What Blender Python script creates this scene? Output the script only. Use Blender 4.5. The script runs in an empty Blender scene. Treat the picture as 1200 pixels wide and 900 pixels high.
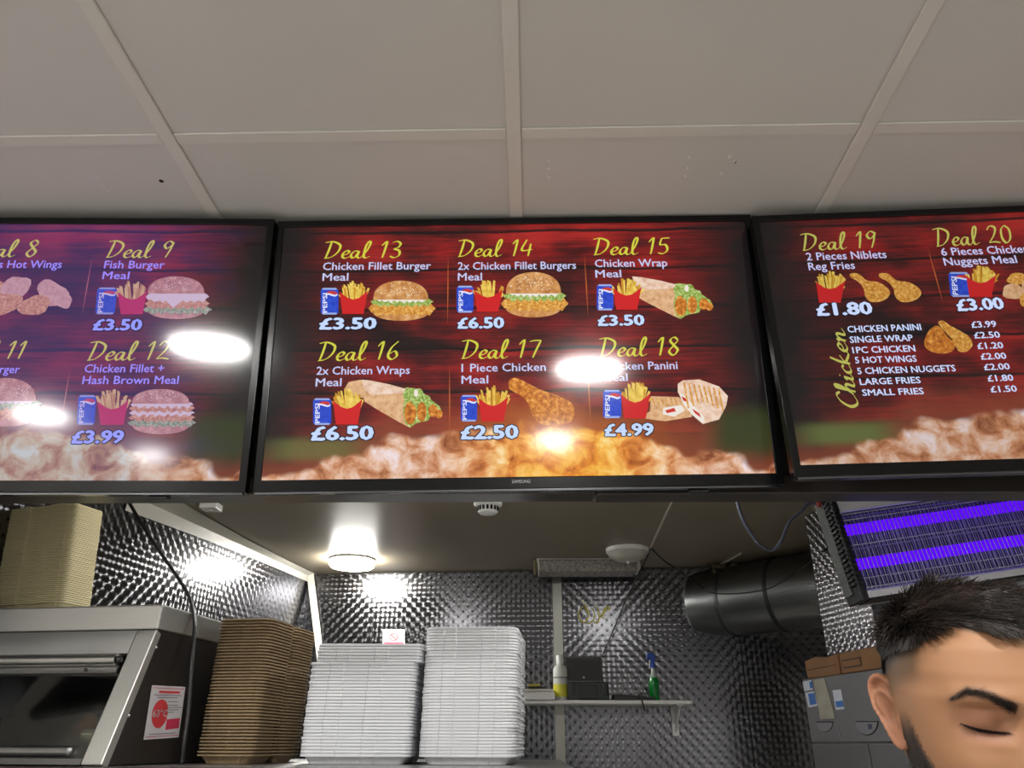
import bpy, bmesh, math, random
import numpy as np
from mathutils import Vector, Matrix, noise

random.seed(7)
C = bpy.context.scene.collection
PI = math.pi
SC = bpy.context.scene

# ------------------------------------------------------------ camera
F = 901.5                                   # focal length in pixels of the 1200 px wide frame
CZ = 1.6                                    # eye height of the photographer
CAMR = Matrix(((0.9996869513, 0.0074879592, 0.0238732032),
               (0.0247945317, -0.4242915881, -0.9051861021),
               (0.0033512027, 0.9054946597, -0.4243444246)))
cam_d = bpy.data.cameras.new('camera')
cam = bpy.data.objects.new('camera', cam_d)
C.objects.link(cam)
cam_d.sensor_width = 36.0
cam_d.lens = F / 1200 * 36.0
cam_d.clip_start = 0.02
cam.matrix_world = Matrix.Translation((0, 0, CZ)) @ CAMR.to_4x4()
SC.camera = cam

# ------------------------------------------------------------ world, exposure
SKY = 1.0                # overcast daylight, fill through an added, unseen window behind the camera
w = bpy.data.worlds.new('world'); SC.world = w
w.use_nodes = True
w.node_tree.nodes['Background'].inputs[0].default_value = (1.0, 0.98, 0.95, 1)
w.node_tree.nodes['Background'].inputs[1].default_value = SKY
pl = bpy.data.lights.new('added_window_portal', 'AREA'); pl.shape = 'RECTANGLE'; pl.size = 4.9; pl.size_y = 1.75; pl.cycles.is_portal = True
plo = bpy.data.objects.new('added_window_portal', pl); C.objects.link(plo); plo.location = (-.2, -4.66, 1.175); plo.rotation_euler = (PI / 2, 0, 0)
SC.view_settings.view_transform = 'Standard'
SC.view_settings.look = 'None'
SC.view_settings.gamma = 1.0
SC.view_settings.use_curve_mapping = False
SC.view_settings.exposure = 0.0
SC.cycles.max_bounces = 8
SC.cycles.diffuse_bounces = 4
SC.cycles.glossy_bounces = 4
SC.cycles.transparent_max_bounces = 8
SC.cycles.caustics_reflective = True
SC.cycles.sample_clamp_indirect = 4.0

FRONT_LAMP = 165.0        # brightness of the round ceiling lamps over the customers
KITCHEN_LAMP = 150.0      # brightness of the small round lamp in the kitchen
UV_TUBE = 1.0

# ------------------------------------------------------------ geometry of views: a photograph point to a place in the room
def ray(px, py):
    return CAMR @ Vector(((px - 600) / F, -(py - 450) / F, -1.0))
O = Vector((0, 0, CZ))
def atY(px, py, y): d = ray(px, py); return O + d * (y / d.y)
def atX(px, py, x): d = ray(px, py); return O + d * (x / d.x)
def atZ(px, py, z): d = ray(px, py); return O + d * ((z - CZ) / d.z)
def atP(px, py, p0, n):
    d = ray(px, py); return O + d * ((Vector(p0) - O).dot(n) / d.dot(n))

# ------------------------------------------------------------ materials
MATS = {}
def lin(c):
    return tuple((x / 12.92 if x <= .04045 else ((x + .055) / 1.055) ** 2.4) for x in [v / 255 for v in c]) + (1,)
class NT:
    def __init__(s, name):
        s.m = bpy.data.materials.new(name); s.m.use_nodes = True
        s.t = s.m.node_tree; s.t.nodes.clear()
        s.out = s.t.nodes.new('ShaderNodeOutputMaterial')
    def n(s, typ, **kw):
        nd = s.t.nodes.new('ShaderNode' + typ)
        for k, v in kw.items():
            if k.startswith('i_'):
                key = k[2:]
                key = int(key) if key.isdigit() else key.replace('_', ' ')
                s.set(nd.inputs[key], v)
            else: setattr(nd, k, v)
        return nd
    def set(s, sock, v):
        if isinstance(v, bpy.types.NodeSocket): s.t.links.new(v, sock)
        elif isinstance(v, bpy.types.Node): s.t.links.new(v.outputs[0], sock)
        else: sock.default_value = v
    def math(s, op, a, b=0.0, c=None, clamp=False):
        nd = s.t.nodes.new('ShaderNodeMath'); nd.operation = op; nd.use_clamp = clamp
        s.set(nd.inputs[0], a); s.set(nd.inputs[1], b)
        if c is not None: s.set(nd.inputs[2], c)
        return nd.outputs[0]
    def mix(s, f, a, b, typ='RGBA', blend='MIX'):
        nd = s.t.nodes.new('ShaderNodeMix'); nd.data_type = typ
        if typ == 'RGBA':
            nd.blend_type = blend
            s.set(nd.inputs[0], f); s.set(nd.inputs[6], a); s.set(nd.inputs[7], b); return nd.outputs[2]
        if typ == 'VECTOR':
            s.set(nd.inputs[0], f); s.set(nd.inputs[4], a); s.set(nd.inputs[5], b); return nd.outputs[1]
        s.set(nd.inputs[0], f); s.set(nd.inputs[2], a); s.set(nd.inputs[3], b); return nd.outputs[0]
    def sstep(s, x, a, b):
        nd = s.t.nodes.new('ShaderNodeMapRange'); nd.interpolation_type = 'SMOOTHSTEP'
        s.set(nd.inputs[0], x); nd.inputs[1].default_value = a; nd.inputs[2].default_value = b
        return nd.outputs[0]
    def ramp(s, f, stops):
        nd = s.t.nodes.new('ShaderNodeValToRGB'); s.set(nd.inputs[0], f)
        e = nd.color_ramp.elements
        while len(e) < len(stops): e.new(0.5)
        for i, (p, c) in enumerate(stops): e[i].position = p; e[i].color = c
        return nd.outputs[0]
    def noise(s, vec, scale, detail=3, rough=.5, dist=0.0):
        nd = s.t.nodes.new('ShaderNodeTexNoise'); s.set(nd.inputs['Vector'], vec)
        nd.inputs['Scale'].default_value = scale; nd.inputs['Detail'].default_value = detail
        nd.inputs['Roughness'].default_value = rough; nd.inputs['Distortion'].default_value = dist
        return nd.outputs[0]
    def coord(s, kind='Object', scale=None):
        nd = s.t.nodes.new('ShaderNodeTexCoord'); o = nd.outputs[kind]
        if scale:
            mp = s.t.nodes.new('ShaderNodeMapping'); mp.inputs['Scale'].default_value = scale
            s.t.links.new(o, mp.inputs[0]); o = mp.outputs[0]
        return o
    def bump(s, h, strength=.3, dist=.002):
        nd = s.t.nodes.new('ShaderNodeBump'); s.set(nd.inputs['Height'], h)
        nd.inputs['Strength'].default_value = strength; nd.inputs['Distance'].default_value = dist
        return nd.outputs[0]
    def finish(s, sh):
        s.t.links.new(sh.outputs[0] if isinstance(sh, bpy.types.Node) else sh, s.out.inputs[0]); return s.m

def plain(name, col, rough=.5, metal=0.0, var=.12, nscale=20, bump=0.0, bscale=80, spec=.5, stretch=(1, 1, 1), coat=0.0):
    """ solid colour with a procedural mottling of its own """
    if name in MATS: return MATS[name]
    s = NT(name); co = s.coord('Object', stretch)
    base = lin(col) if max(col) > 1 else tuple(col) + (1,)
    nz = s.noise(co, nscale, 4)
    dark = tuple(c * (1 - var) for c in base[:3]) + (1,); lite = tuple(min(1, c * (1 + var)) for c in base[:3]) + (1,)
    c = s.mix(nz, dark, lite)
    p = s.n('BsdfPrincipled', i_Base_Color=c, i_Roughness=rough, i_Metallic=metal)
    p.inputs['Specular IOR Level'].default_value = spec
    p.inputs['Coat Weight'].default_value = coat
    if bump: s.set(p.inputs['Normal'], s.bump(s.noise(co, bscale, 3), bump, .001))
    MATS[name] = s.finish(p); return MATS[name]

def glow(name, col, strength, sample=True):
    if name in MATS: return MATS[name]
    s = NT(name)
    e = s.n('Emission', i_Color=tuple(col) + (1,), i_Strength=strength)
    s.finish(e)
    if not sample: s.m.cycles.emission_sampling = 'NONE'
    MATS[name] = s.m; return s.m

def brushed(name, col, rough=.3, stretch=(1, 60, 60), aniso=0.0):
    if name in MATS: return MATS[name]
    s = NT(name); co = s.coord('Object', stretch)
    nz = s.noise(co, 6, 5, .6); sm = s.noise(s.coord('Object'), 5, 3)
    c = s.mix(nz, tuple(x * .82 for x in lin(col)[:3]) + (1,), lin(col))
    r = s.math('ADD', s.math('MULTIPLY', sm, .22), rough - .1)
    p = s.n('BsdfPrincipled', i_Base_Color=c, i_Roughness=r, i_Metallic=1.0)
    s.set(p.inputs['Normal'], s.bump(nz, .08, .001))
    MATS[name] = s.finish(p); return MATS[name]

def turned_steel(name, uaxis, pitch=.039, col=(120, 120, 123), rough=.22):
    """ engine-turned stainless sheet: overlapping swirl discs, scratches run round each disc """
    s = NT(name)
    uv = s.n('UVMap').outputs[0]
    v = s.n('VectorMath', operation='SCALE'); s.set(v.inputs[0], uv); v.inputs['Scale'].default_value = 1 / pitch
    def lattice(off):
        a = s.n('VectorMath', operation='ADD'); s.set(a.inputs[0], v.outputs[0]); a.inputs[1].default_value = (off, off, 0)
        f = s.n('VectorMath', operation='FRACTION'); s.set(f.inputs[0], a.outputs[0])
        d = s.n('VectorMath', operation='SUBTRACT'); s.set(d.inputs[0], f.outputs[0]); d.inputs[1].default_value = (.5, .5, 0)
        l = s.n('VectorMath', operation='LENGTH'); s.set(l.inputs[0], d.outputs[0])
        return d.outputs[0], l.outputs['Value']
    dA, lA = lattice(0.0); dB, lB = lattice(0.5)
    pick = s.math('LESS_THAN', lB, s.math('ADD', lA, .0))
    d = s.mix(pick, dA, dB, 'VECTOR'); l = s.mix(pick, lA, lB, 'FLOAT')
    sp = s.n('SeparateXYZ'); s.set(sp.inputs[0], d)
    # scratches run round the disc, so light spreads along the disc's radius: dx * U + dy * Z
    ta = s.n('VectorMath', operation='SCALE'); ta.inputs[0].default_value = tuple(uaxis) + (0,)
    s.set(ta.inputs['Scale'], sp.outputs[0])
    tb = s.n('VectorMath', operation='SCALE'); tb.inputs[0].default_value = (0, 0, 1)
    s.set(tb.inputs['Scale'], sp.outputs[1])
    tt = s.n('VectorMath', operation='ADD'); s.set(tt.inputs[0], ta.outputs[0]); s.set(tt.inputs[1], tb.outputs[0])
    tn = s.n('VectorMath', operation='NORMALIZE'); s.set(tn.inputs[0], tt.outputs[0])
    big = s.noise(uv, 3, 4, .6)
    c = s.mix(big, tuple(x * .8 for x in lin(col)[:3]) + (1,), lin(col))
    edge = s.sstep(l, .30, .48)
    c = s.mix(edge, c, tuple(x * .22 for x in lin(col)[:3]) + (1,))
    h = s.math('MULTIPLY', s.math('POWER', l, 1.6), -1.0)
    p = s.n('BsdfPrincipled', i_Base_Color=c, i_Metallic=1.0, i_Roughness=s.math('ADD', rough - .05, s.math('MULTIPLY', big, .12)))
    p.inputs['Anisotropic'].default_value = .9
    s.set(p.inputs['Tangent'], tn.outputs[0])
    
    MATS[name] = s.finish(p); return MATS[name]

# ------------------------------------------------------------ mesh helpers
class MB:
    def __init__(s): s.v = []; s.f = []; s.m = []; s.mi = 0; s.sm = []; s.smooth = False
    def add(s, vs, fs):
        o = len(s.v); s.v += [tuple(v) for v in vs]
        for f in fs: s.f.append(tuple(i + o for i in f)); s.m.append(s.mi); s.sm.append(s.smooth)
        return s
    def box(s, a, b, M=None):
        x0, y0, z0 = a; x1, y1, z1 = b
        vs = [(x0, y0, z0), (x1, y0, z0), (x1, y1, z0), (x0, y1, z0), (x0, y0, z1), (x1, y0, z1), (x1, y1, z1), (x0, y1, z1)]
        if M: vs = [tuple(M @ Vector(v)) for v in vs]
        return s.add(vs, [(0, 3, 2, 1), (4, 5, 6, 7), (0, 1, 5, 4), (1, 2, 6, 5), (2, 3, 7, 6), (3, 0, 4, 7)])
    def prism(s, pts, d, both=True):
        """ polygon pts (3D, planar) pushed by vector d """
        n = len(pts); d = Vector(d); a = [Vector(p) for p in pts]; b = [p + d for p in a]
        fs = [tuple(range(n))[::-1], tuple(range(n, 2 * n))] + [(i, (i + 1) % n, n + (i + 1) % n, n + i) for i in range(n)]
        return s.add(a + b, fs)
    def tube(s, pts, r, n=8, cap=True):
        pts = [Vector(p) for p in pts]; rs = r if isinstance(r, (list, tuple)) else [r] * len(pts)
        sm = s.smooth; s.smooth = True
        vs = []; up = None
        for i, p in enumerate(pts):
            t = (pts[min(i + 1, len(pts) - 1)] - pts[max(i - 1, 0)]).normalized()
            if up is None:
                up = Vector((0, 0, 1)) if abs(t.z) < .9 else Vector((1, 0, 0))
            u = (up - t * up.dot(t)).normalized(); w_ = t.cross(u); up = u
            for k in range(n):
                a = 2 * PI * k / n; vs.append(p + (u * math.cos(a) + w_ * math.sin(a)) * rs[i])
        fs = []
        for i in range(len(pts) - 1):
            for k in range(n):
                a = i * n + k; b = i * n + (k + 1) % n; fs.append((a, b, b + n, a + n))
        s.add(vs, fs); s.smooth = sm
        if cap:
            m = len(pts) - 1
            s.add(vs[:n], [tuple(range(n))[::-1]]); s.add(vs[m * n:], [tuple(range(n))])
        return s
    def lathe(s, prof, n=24, M=None, axis='z'):
        sm = s.smooth; s.smooth = True; vs = []
        for r, z in prof:
            for k in range(n):
                a = 2 * PI * k / n; v = Vector((r * math.cos(a), r * math.sin(a), z))
                if M: v = M @ v
                vs.append(v)
        fs = [(i * n + k, i * n + (k + 1) % n, (i + 1) * n + (k + 1) % n, (i + 1) * n + k) for i in range(len(prof) - 1) for k in range(n)]
        s.add(vs, fs); s.smooth = sm
        s.add(vs[:n], [tuple(range(n))[::-1]]); s.add(vs[-n:], [tuple(range(n))])
        return s
    def mesh(s, name, mats):
        me = bpy.data.meshes.new(name); me.from_pydata(s.v, [], s.f)
        for m in (mats if isinstance(mats, (list, tuple)) else [mats]): me.materials.append(m)
        me.polygons.foreach_set('material_index', s.m); me.polygons.foreach_set('use_smooth', s.sm)
        me.update(); return me
    def build(s, name, mats, parent=None, loc=None):
        o = bpy.data.objects.new(name, s.mesh(name, mats)); C.objects.link(o)
        if parent: o.parent = parent
        if loc is not None: o.location = loc
        return o
def tag(o, label=None, cat=None, group=None, kind=None):
    if label: o['label'] = label
    if cat: o['category'] = cat
    if group: o['group'] = group
    if kind: o['kind'] = kind
    return o
def empty(name, loc=(0, 0, 0), rz=0.0):
    o = bpy.data.objects.new(name, None); C.objects.link(o); o.location = loc; o.rotation_euler = (0, 0, rz); o.empty_display_size = .05
    return o
def struct(o): o['kind'] = 'structure'; return o
def bevel(o, wd=.003, seg=2, ang=40):
    m = o.modifiers.new('bevel', 'BEVEL'); m.width = wd; m.segments = seg; m.limit_method = 'ANGLE'; m.angle_limit = math.radians(ang)
    return o
def cr(pts, n=8, closed=False):
    """ Catmull-Rom through points of any dimension """
    P = [np.array(p, float) for p in pts]; out = []; m = len(P)
    rng = range(m if closed else m - 1)
    for i in rng:
        p1, p2 = P[i], P[(i + 1) % m]
        p0 = P[(i - 1) % m] if (closed or i > 0) else 2 * p1 - p2
        p3 = P[(i + 2) % m] if (closed or i + 2 < m) else 2 * p2 - p1
        for k in range(n):
            t = k / n
            out.append(.5 * (2 * p1 + (p2 - p0) * t + (2 * p0 - 5 * p1 + 4 * p2 - p3) * t * t + (3 * p1 - p0 - 3 * p2 + p3) * t ** 3))
    if not closed: out.append(P[-1])
    return out
def uv_wall(name, p0, p1, z0, z1, mat, thick=.02, z_shift=None, u0=0.0):
    """ upright sheet from p0 to p1 (xy) with UV in metres; thickness goes away from the viewer's side (left of p0->p1) """
    p0 = Vector(p0); p1 = Vector(p1); L = (p1 - p0).length; u = (p1 - p0) / L; nrm = Vector((-u.y, u.x)) * thick
    def P(q, z, k): return (q.x + nrm.x * k, q.y + nrm.y * k, z)
    vs = [P(p0, z0, 0), P(p1, z0, 0), P(p1, z1, 0), P(p0, z1, 0), P(p0, z0, 1), P(p1, z0, 1), P(p1, z1, 1), P(p0, z1, 1)]
    fs = [(0, 1, 2, 3), (5, 4, 7, 6), (4, 0, 3, 7), (1, 5, 6, 2), (3, 2, 6, 7), (4, 5, 1, 0)]
    me = bpy.data.meshes.new(name); me.from_pydata(vs, [], fs); me.materials.append(mat)
    uvl = me.uv_layers.new(name='UVMap')
    for poly in me.polygons:
        for li in poly.loop_indices:
            co = me.vertices[me.loops[li].vertex_index].co
            uvl.data[li].uv = (u0 + (co.xy - p0).dot(u), co.z)
    o = bpy.data.objects.new(name, me); C.objects.link(o); return o

# ============================================================ THE ROOM
CEIL = 1.6 + .9536
KCEIL = 1.6 + .65
m_panel = plain('ceiling_board', (202, 201, 198), .55, var=.05, nscale=3, bump=.12, bscale=160)
m_strip = plain('cover_strip_plastic', (210, 208, 203), .42, var=.03)
m_kceil = plain('kitchen_ceiling_paint', (132, 122, 104), .38, var=.14, nscale=4, bump=.2, bscale=30)
m_wall = plain('wall_paint', (216, 212, 206), .6, var=.04)
m_floor = plain('floor_vinyl', (214, 210, 204), .35, var=.15, nscale=8)
m_bulk = plain('bulkhead_grey', (54, 50, 48), .32, var=.08, nscale=6)
m_white = plain('white_plastic', (225, 225, 222), .35, var=.03)
m_black = plain('black_plastic', (14, 14, 15), .3, var=.1)
m_rubber = plain('black_rubber', (16, 16, 17), .45, var=.1)
m_hole = plain('hole_dark', (20, 18, 16), .9)

floor = struct(MB().box((-3, -4.6, -.05), (2.6, 3.6, 0)).build('floor', m_floor))
ceil = struct(MB().box((-3, -4.6, CEIL + .008), (2.6, 1.42, CEIL + .06)).build('ceiling', m_panel))
gx = [-.0254 + .6 * k for k in range(-4, 5)]
gy = [1.0144 - .6 * k for k in range(0, 9)]
sw = .0125
ys = [1.40] + gy + [-4.55]
xs = [-2.95] + gx + [2.55]
for i in range(len(xs) - 1):
    for j in range(len(ys) - 1):
        b = MB().box((xs[i] + .002, ys[j + 1] + .002, CEIL), (xs[i + 1] - .002, ys[j] - .002, CEIL + .0075))
        b.build('ceiling_panel', m_panel, ceil)
for x in gx:
    b = MB().box((x - sw, -4.55, CEIL - .0055), (x + sw, 1.39, CEIL - .0002))
    bevel(b.build('cover_strip', m_strip, ceil), .0015, 1)
for y in gy:
    for i in range(len(xs) - 1):
        b = MB().box((xs[i] + sw + .0008, y - sw, CEIL - .0042), (xs[i + 1] - sw - .0008, y + sw, CEIL - .0002))
        bevel(b.build('cover_strip', m_strip, ceil), .0012, 1)
# screw heads and old screw holes in the ceiling board
sc_pts = [(643, 187, .0022), (643, 197, .0022), (643, 207, .0022), (807, 184, .0025), (805, 197, .002), (803, 206, .002), (855, 183, .003),
          (860, 189, .0022), (845, 203, .0022), (122, 218, .002), (127, 222, .002), (114, 207, .0018)]
for x, y, r in sc_pts:
    p = atZ(x, y, CEIL)
    MB().lathe([(r, -.0016), (r * 1.15, 0)], 10).build('screw_head', m_white, ceil, (p.x, p.y, CEIL - .0004))
for x, y, r in [(189, 212, .0045), (861, 190, .003)]:
    p = atZ(x, y, CEIL)
    MB().lathe([(r * .7, -.0008), (r, 0)], 12).build('screw_hole', m_hole, ceil, (p.x, p.y, CEIL - .0004))

struct(MB().box((-3.05, -4.6, 0), (-3, 3.6, CEIL)).build('wall_left', m_wall))
struct(MB().box((2.6, -4.6, 0), (2.65, 3.6, CEIL)).build('wall_right', m_wall))
# the wall behind the photographer holds an added, unseen window that lets in fill daylight
wb = MB().box((-3, -4.65, 0), (-2.65, -4.6, CEIL)).box((2.25, -4.65, 0), (2.6, -4.6, CEIL)).box((-2.65, -4.65, 0), (2.25, -4.6, .3)).box((-2.65, -4.65, 2.05), (2.25, -4.6, CEIL))
struct(wb.build('wall_behind', m_wall))
wf = MB()
for x in (-2.65, -1.05, .62, 2.21): wf.box((x, -4.648, .3), (x + .04, -4.605, 2.05))
wf.box((-2.65, -4.648, .3), (2.25, -4.605, .34)).box((-2.65, -4.648, 2.01), (2.25, -4.605, 2.05))
struct(wf.build('added_window_1', plain('added_window_grey', (90, 92, 94), .4)))
bulk = struct(MB().box((-3, 1.372, 1.6 + .430), (2.6, 1.415, CEIL)).build('wall_front', m_bulk))
# joined lengths of flat trunking along the lower edge of the bulkhead
for a, b, h in ((-3, .118, .0), (.121, 2.6, -.002)):
    bevel(MB().box((a, 1.362, 1.6 + .417 + h), (b, 1.418, 1.6 + .452 + h)).build('edge_trim', m_bulk, bulk), .002, 1)
kc = struct(MB().box((-3, 1.415, KCEIL), (2.6, 3.6, KCEIL + .03)).build('ceiling_kitchen', m_kceil))

# kitchen walls in engine-turned stainless steel
BW0 = Vector((-.939, 3.252)); BWu = Vector((1, -.0737)).normalized()
def backY(x): return 3.252 - .0737 * (x + .939)
LW_top = [Vector((-1.256, 1.42)), Vector((-.939, 3.252))]
LWu = (LW_top[1] - LW_top[0]).normalized()
m_tsB = turned_steel('turned_steel_back', (BWu.x, BWu.y))
m_tsL = turned_steel('turned_steel_side', (LWu.x, LWu.y))
# back wall: four sheets butted at the seams seen in the photograph
def bx(px, py): 
    n = Vector((-BWu.y, BWu.x, 0)); p = atP(px, py, (-.939, 3.252, CZ), n); return p
s1 = bx(440, 690).x; s2 = bx(653, 700).x; s3 = bx(872, 790).x
back = struct(MB().box((-3, 3.47, 0), (2.6, 3.55, KCEIL)).build('wall_back', m_wall))
edges = [-1.02, s1, s2, s3, 1.9]
for i in range(4):
    a, b = edges[i], edges[i + 1]
    o = uv_wall('steel_sheet', (a + .0015, backY(a)), (b - .0015, backY(b)), 0.0, KCEIL - .004, m_tsB, .004, u0=i * .411)
    o.parent = back
# left kitchen wall
left = uv_wall('wall_left_kitchen', LW_top[0], LW_top[1], 0.0, KCEIL - .002, m_tsL, .02); struct(left)
m_alu = brushed('aluminium_trim', (190, 190, 188), .3, (40, 40, 1))
m_whitetrim = plain('off_white_trim', (196, 192, 180), .4, var=.1, nscale=10)
# leaning corner strip, plastic cove along the ceiling joint, seam cover of the middle sheet
ct = bx(363, 676); cb = bx(380, 800)
d_in = Vector((-.02, -.03, 0))
q = [ct + Vector((-.014, -.012, .03)), ct + Vector((.014, -.012, .03)), cb + Vector((.014, -.012, 0)), cb + Vector((-.014, -.012, 0))]
struct(MB().prism(q, (0, -.006, 0)).build('trim_corner', m_whitetrim))
cv = []
n_l = Vector((LWu.y, -LWu.x, 0))
for t in [0, .08, .16, .3, .5, .8, 1.0]:
    p = Vector((*(LW_top[0].lerp(LW_top[1], .36 + .64 * t)), 0)); cv.append((p, .075 * (1 - t) ** 2.2 + .018))
mb = MB(); vs = []
for p, wd in cv:
    vs += [p + n_l * .002 + Vector((0, 0, KCEIL - .03 - wd * .3)), p + n_l * .006 + Vector((0, 0, KCEIL - .012)), p + n_l * (.012 + wd) + Vector((0, 0, KCEIL - .003)), p + n_l * .002 + Vector((0, 0, KCEIL - .001))]
fs = []
for i in range(len(cv) - 1):
    for k in range(4): fs.append((i * 4 + k, i * 4 + (k + 1) % 4, i * 4 + 4 + (k + 1) % 4, i * 4 + 4 + k))
mb.add(vs, fs + [(0, 1, 2, 3), tuple(range(len(vs) - 1, len(vs) - 5, -1))]); struct(mb.build('trim_ceiling_joint', m_whitetrim))
struct(MB().box((s2 - .018, backY(s2) - .0035, .6), (s2 + .018, backY(s2) - .0005, KCEIL - .006)).build('trim_seam', brushed('seam_cover_steel', (150, 150, 142), .35, (60, 60, 1))))
xk = [atZ(788, 586, KCEIL), atZ(762, 642, KCEIL)]
dk = (xk[1] - xk[0]).normalized(); pk = Vector((-dk.y, dk.x, 0)) * .003
e0 = xk[0] - dk * .7; e1 = xk[1] + dk * .3
MB().prism([e0 - pk, e1 - pk, e1 + pk, e0 + pk], (0, 0, -.003)).build('joint_strip', m_whitetrim, kc)
a1 = atZ(838, 664, KCEIL); a2 = atZ(868, 648, KCEIL)
MB().prism([a1 + Vector((0, -.006, 0)), a2 + Vector((0, -.006, 0)), a2 + Vector((0, .006, 0)), a1 + Vector((0, .006, 0))], (0, 0, -.006)).build('joint_strip', m_whitetrim, kc)

# right side: steel clad cupboard side that runs toward the viewer, then turns
R0 = Vector((.8556, 2.378)); R1 = Vector((.908, 2.14)); R2 = Vector((1.75, 2.03)); RZ = 1.6 + .237
Ru = (R1 - R0).normalized(); Ru2 = (R2 - R1).normalized()
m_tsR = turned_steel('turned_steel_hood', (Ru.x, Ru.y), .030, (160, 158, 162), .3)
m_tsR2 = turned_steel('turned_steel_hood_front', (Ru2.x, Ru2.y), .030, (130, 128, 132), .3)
hood = empty('wall_hung_cupboard', (R0.x, R0.y, RZ))
def rel(o, par): o.parent = par; o.matrix_parent_inverse = Matrix.Translation(-Vector(par.location)); return o
rel(uv_wall('side_panel', R0, R1, RZ, KCEIL - .002, m_tsR, .012), hood)
rel(uv_wall('front_panel', R1 + Ru2 * .0015, R2, RZ, KCEIL - .002, m_tsR2, .012), hood)
rel(MB().prism([(R0.x + .015, R0.y, RZ), (R1.x + .015, R1.y + .012, RZ), (R2.x, R2.y + .012, RZ), (R2.x, R0.y, RZ)], (0, 0, .012)).build('bottom_panel', m_alu), hood)
tag(hood, 'swirl-patterned stainless cupboard end hung under the kitchen ceiling behind the fly killer', 'cupboard')

# ============================================================ LAMPS
m_lampring = plain('lamp_ring', (230, 230, 228), .4, var=.02)
def round_lamp(x, y, z, r, mat, label, group=None, deep=.03):
    t = empty('round_ceiling_lamp', (x, y, z - .0005))
    MB().lathe([(r, 0), (r, -deep * .5), (r * .93, -deep), (r * .9, -deep)], 40).build('housing', m_lampring, t)
    MB().lathe([(r * .9, -deep - .0002), (r * .87, -deep - .004), (r * .5, -deep - .006), (.001, -deep - .006)], 40).build('diffuser', mat, t)
    return tag(t, label, 'lamp', group)
m_gf = glow('front_lamp_light', (1, .975, .94), FRONT_LAMP)
for x, y, lb in [(.264, -.005, 'round white ceiling lamp straight above the photographer'), (.284, -1.953, 'round white ceiling lamp behind the photographer'),
              (-.934, .257, 'round white ceiling lamp over the customers, left of the photographer'), (-2.187, -1.14, 'round white ceiling lamp near the left wall'),
              (-2.336, -2.825, 'round white ceiling lamp far back by the left wall')]:
    round_lamp(x, y, CEIL - .006, .125, m_gf, lb)
kl = atZ(413, 655, KCEIL)
m_gk = glow('kitchen_lamp_light', (1, .98, .92), KITCHEN_LAMP)
t = empty('round_ceiling_lamp', (kl.x, kl.y, KCEIL - .0005))
MB().lathe([(.088, 0), (.088, -.008)], 40).build('housing', m_lampring, t)
MB().lathe([(.084, -.0082), (.084, -.026), (.078, -.032), (.001, -.034)], 40).build('diffuser', m_gk, t)
tag(t, 'lit round white lamp on the kitchen ceiling near the left corner', 'lamp')
m_gk2 = glow('kitchen_lamp_light_soft', (1, .98, .95), KITCHEN_LAMP * .26)
for x_, y_, lb in ((-.62, 1.80, 'round kitchen ceiling lamp over the hot cabinet, behind the bulkhead'), (.20, 1.70, 'round kitchen ceiling lamp over the counter end, behind the bulkhead')):
    t = empty('round_ceiling_lamp', (x_, y_, KCEIL - .0005))
    MB().lathe([(.088, 0), (.088, -.008)], 40).build('housing', m_lampring, t)
    MB().lathe([(.084, -.0082), (.084, -.026), (.078, -.032), (.001, -.034)], 40).build('diffuser', m_gk2, t)
    tag(t, lb, 'lamp')
# unlit dome lamp
p = atZ(735, 643, KCEIL)
t = empty('dome_lamp', (p.x, p.y, KCEIL - .0005))
MB().lathe([(.078, 0), (.078, -.012), (.075, -.014)], 36).build('housing', m_white, t)
MB().lathe([(.073, -.0142), (.067, -.03), (.045, -.042), (.001, -.046)], 36).build('diffuser', plain('dull_white_plastic', (180, 178, 168), .35), t)
MB().lathe([(.006, -.045), (.006, -.052), (.003, -.054)], 12).build('finial', m_white, t)
tag(t, 'unlit white dome lamp on the kitchen ceiling beside the batten', 'lamp')
# unlit batten with prismatic cover
a = atZ(630, 656, KCEIL); b = atZ(745, 655, KCEIL); yb = 3.02
t = empty('fluorescent_batten', ((a.x + b.x) / 2, yb, KCEIL - .001)); Lh = (b.x - a.x) / 2
def prismatic():
    s = NT('prismatic_cover'); co = s.coord('Object')
    vo = s.n('TexVoronoi'); vo.inputs['Scale'].default_value = 90; s.set(vo.inputs['Vector'], co)
    p_ = s.n('BsdfPrincipled', i_Base_Color=s.ramp(vo.outputs[0], [(0, lin((170, 165, 158))), (1, lin((110, 106, 100)))]), i_Roughness=.25)
    s.set(p_.inputs['Normal'], s.bump(vo.outputs[0], .6, .003)); return s.finish(p_)
bevel(MB().box((-Lh, -.06, -.05), (Lh, .06, -.004)).build('diffuser_cover', prismatic(), t), .008, 3)
MB().box((-Lh - .004, -.05, -.012), (Lh + .004, .05, 0)).build('housing', m_white, t)
bevel(MB().box((-Lh - .016, -.045, -.045), (-Lh - .001, .045, -.002)).build('end_cap', plain('dusty_cap', (120, 112, 84), .7, bump=.4), t), .003, 1)
bevel(MB().box((Lh + .001, -.045, -.045), (Lh + .016, .045, -.002)).build('end_cap', m_white, t), .003, 1)
tag(t, 'unlit strip light with a prismatic cover at the top of the back wall', 'lamp')
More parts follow.
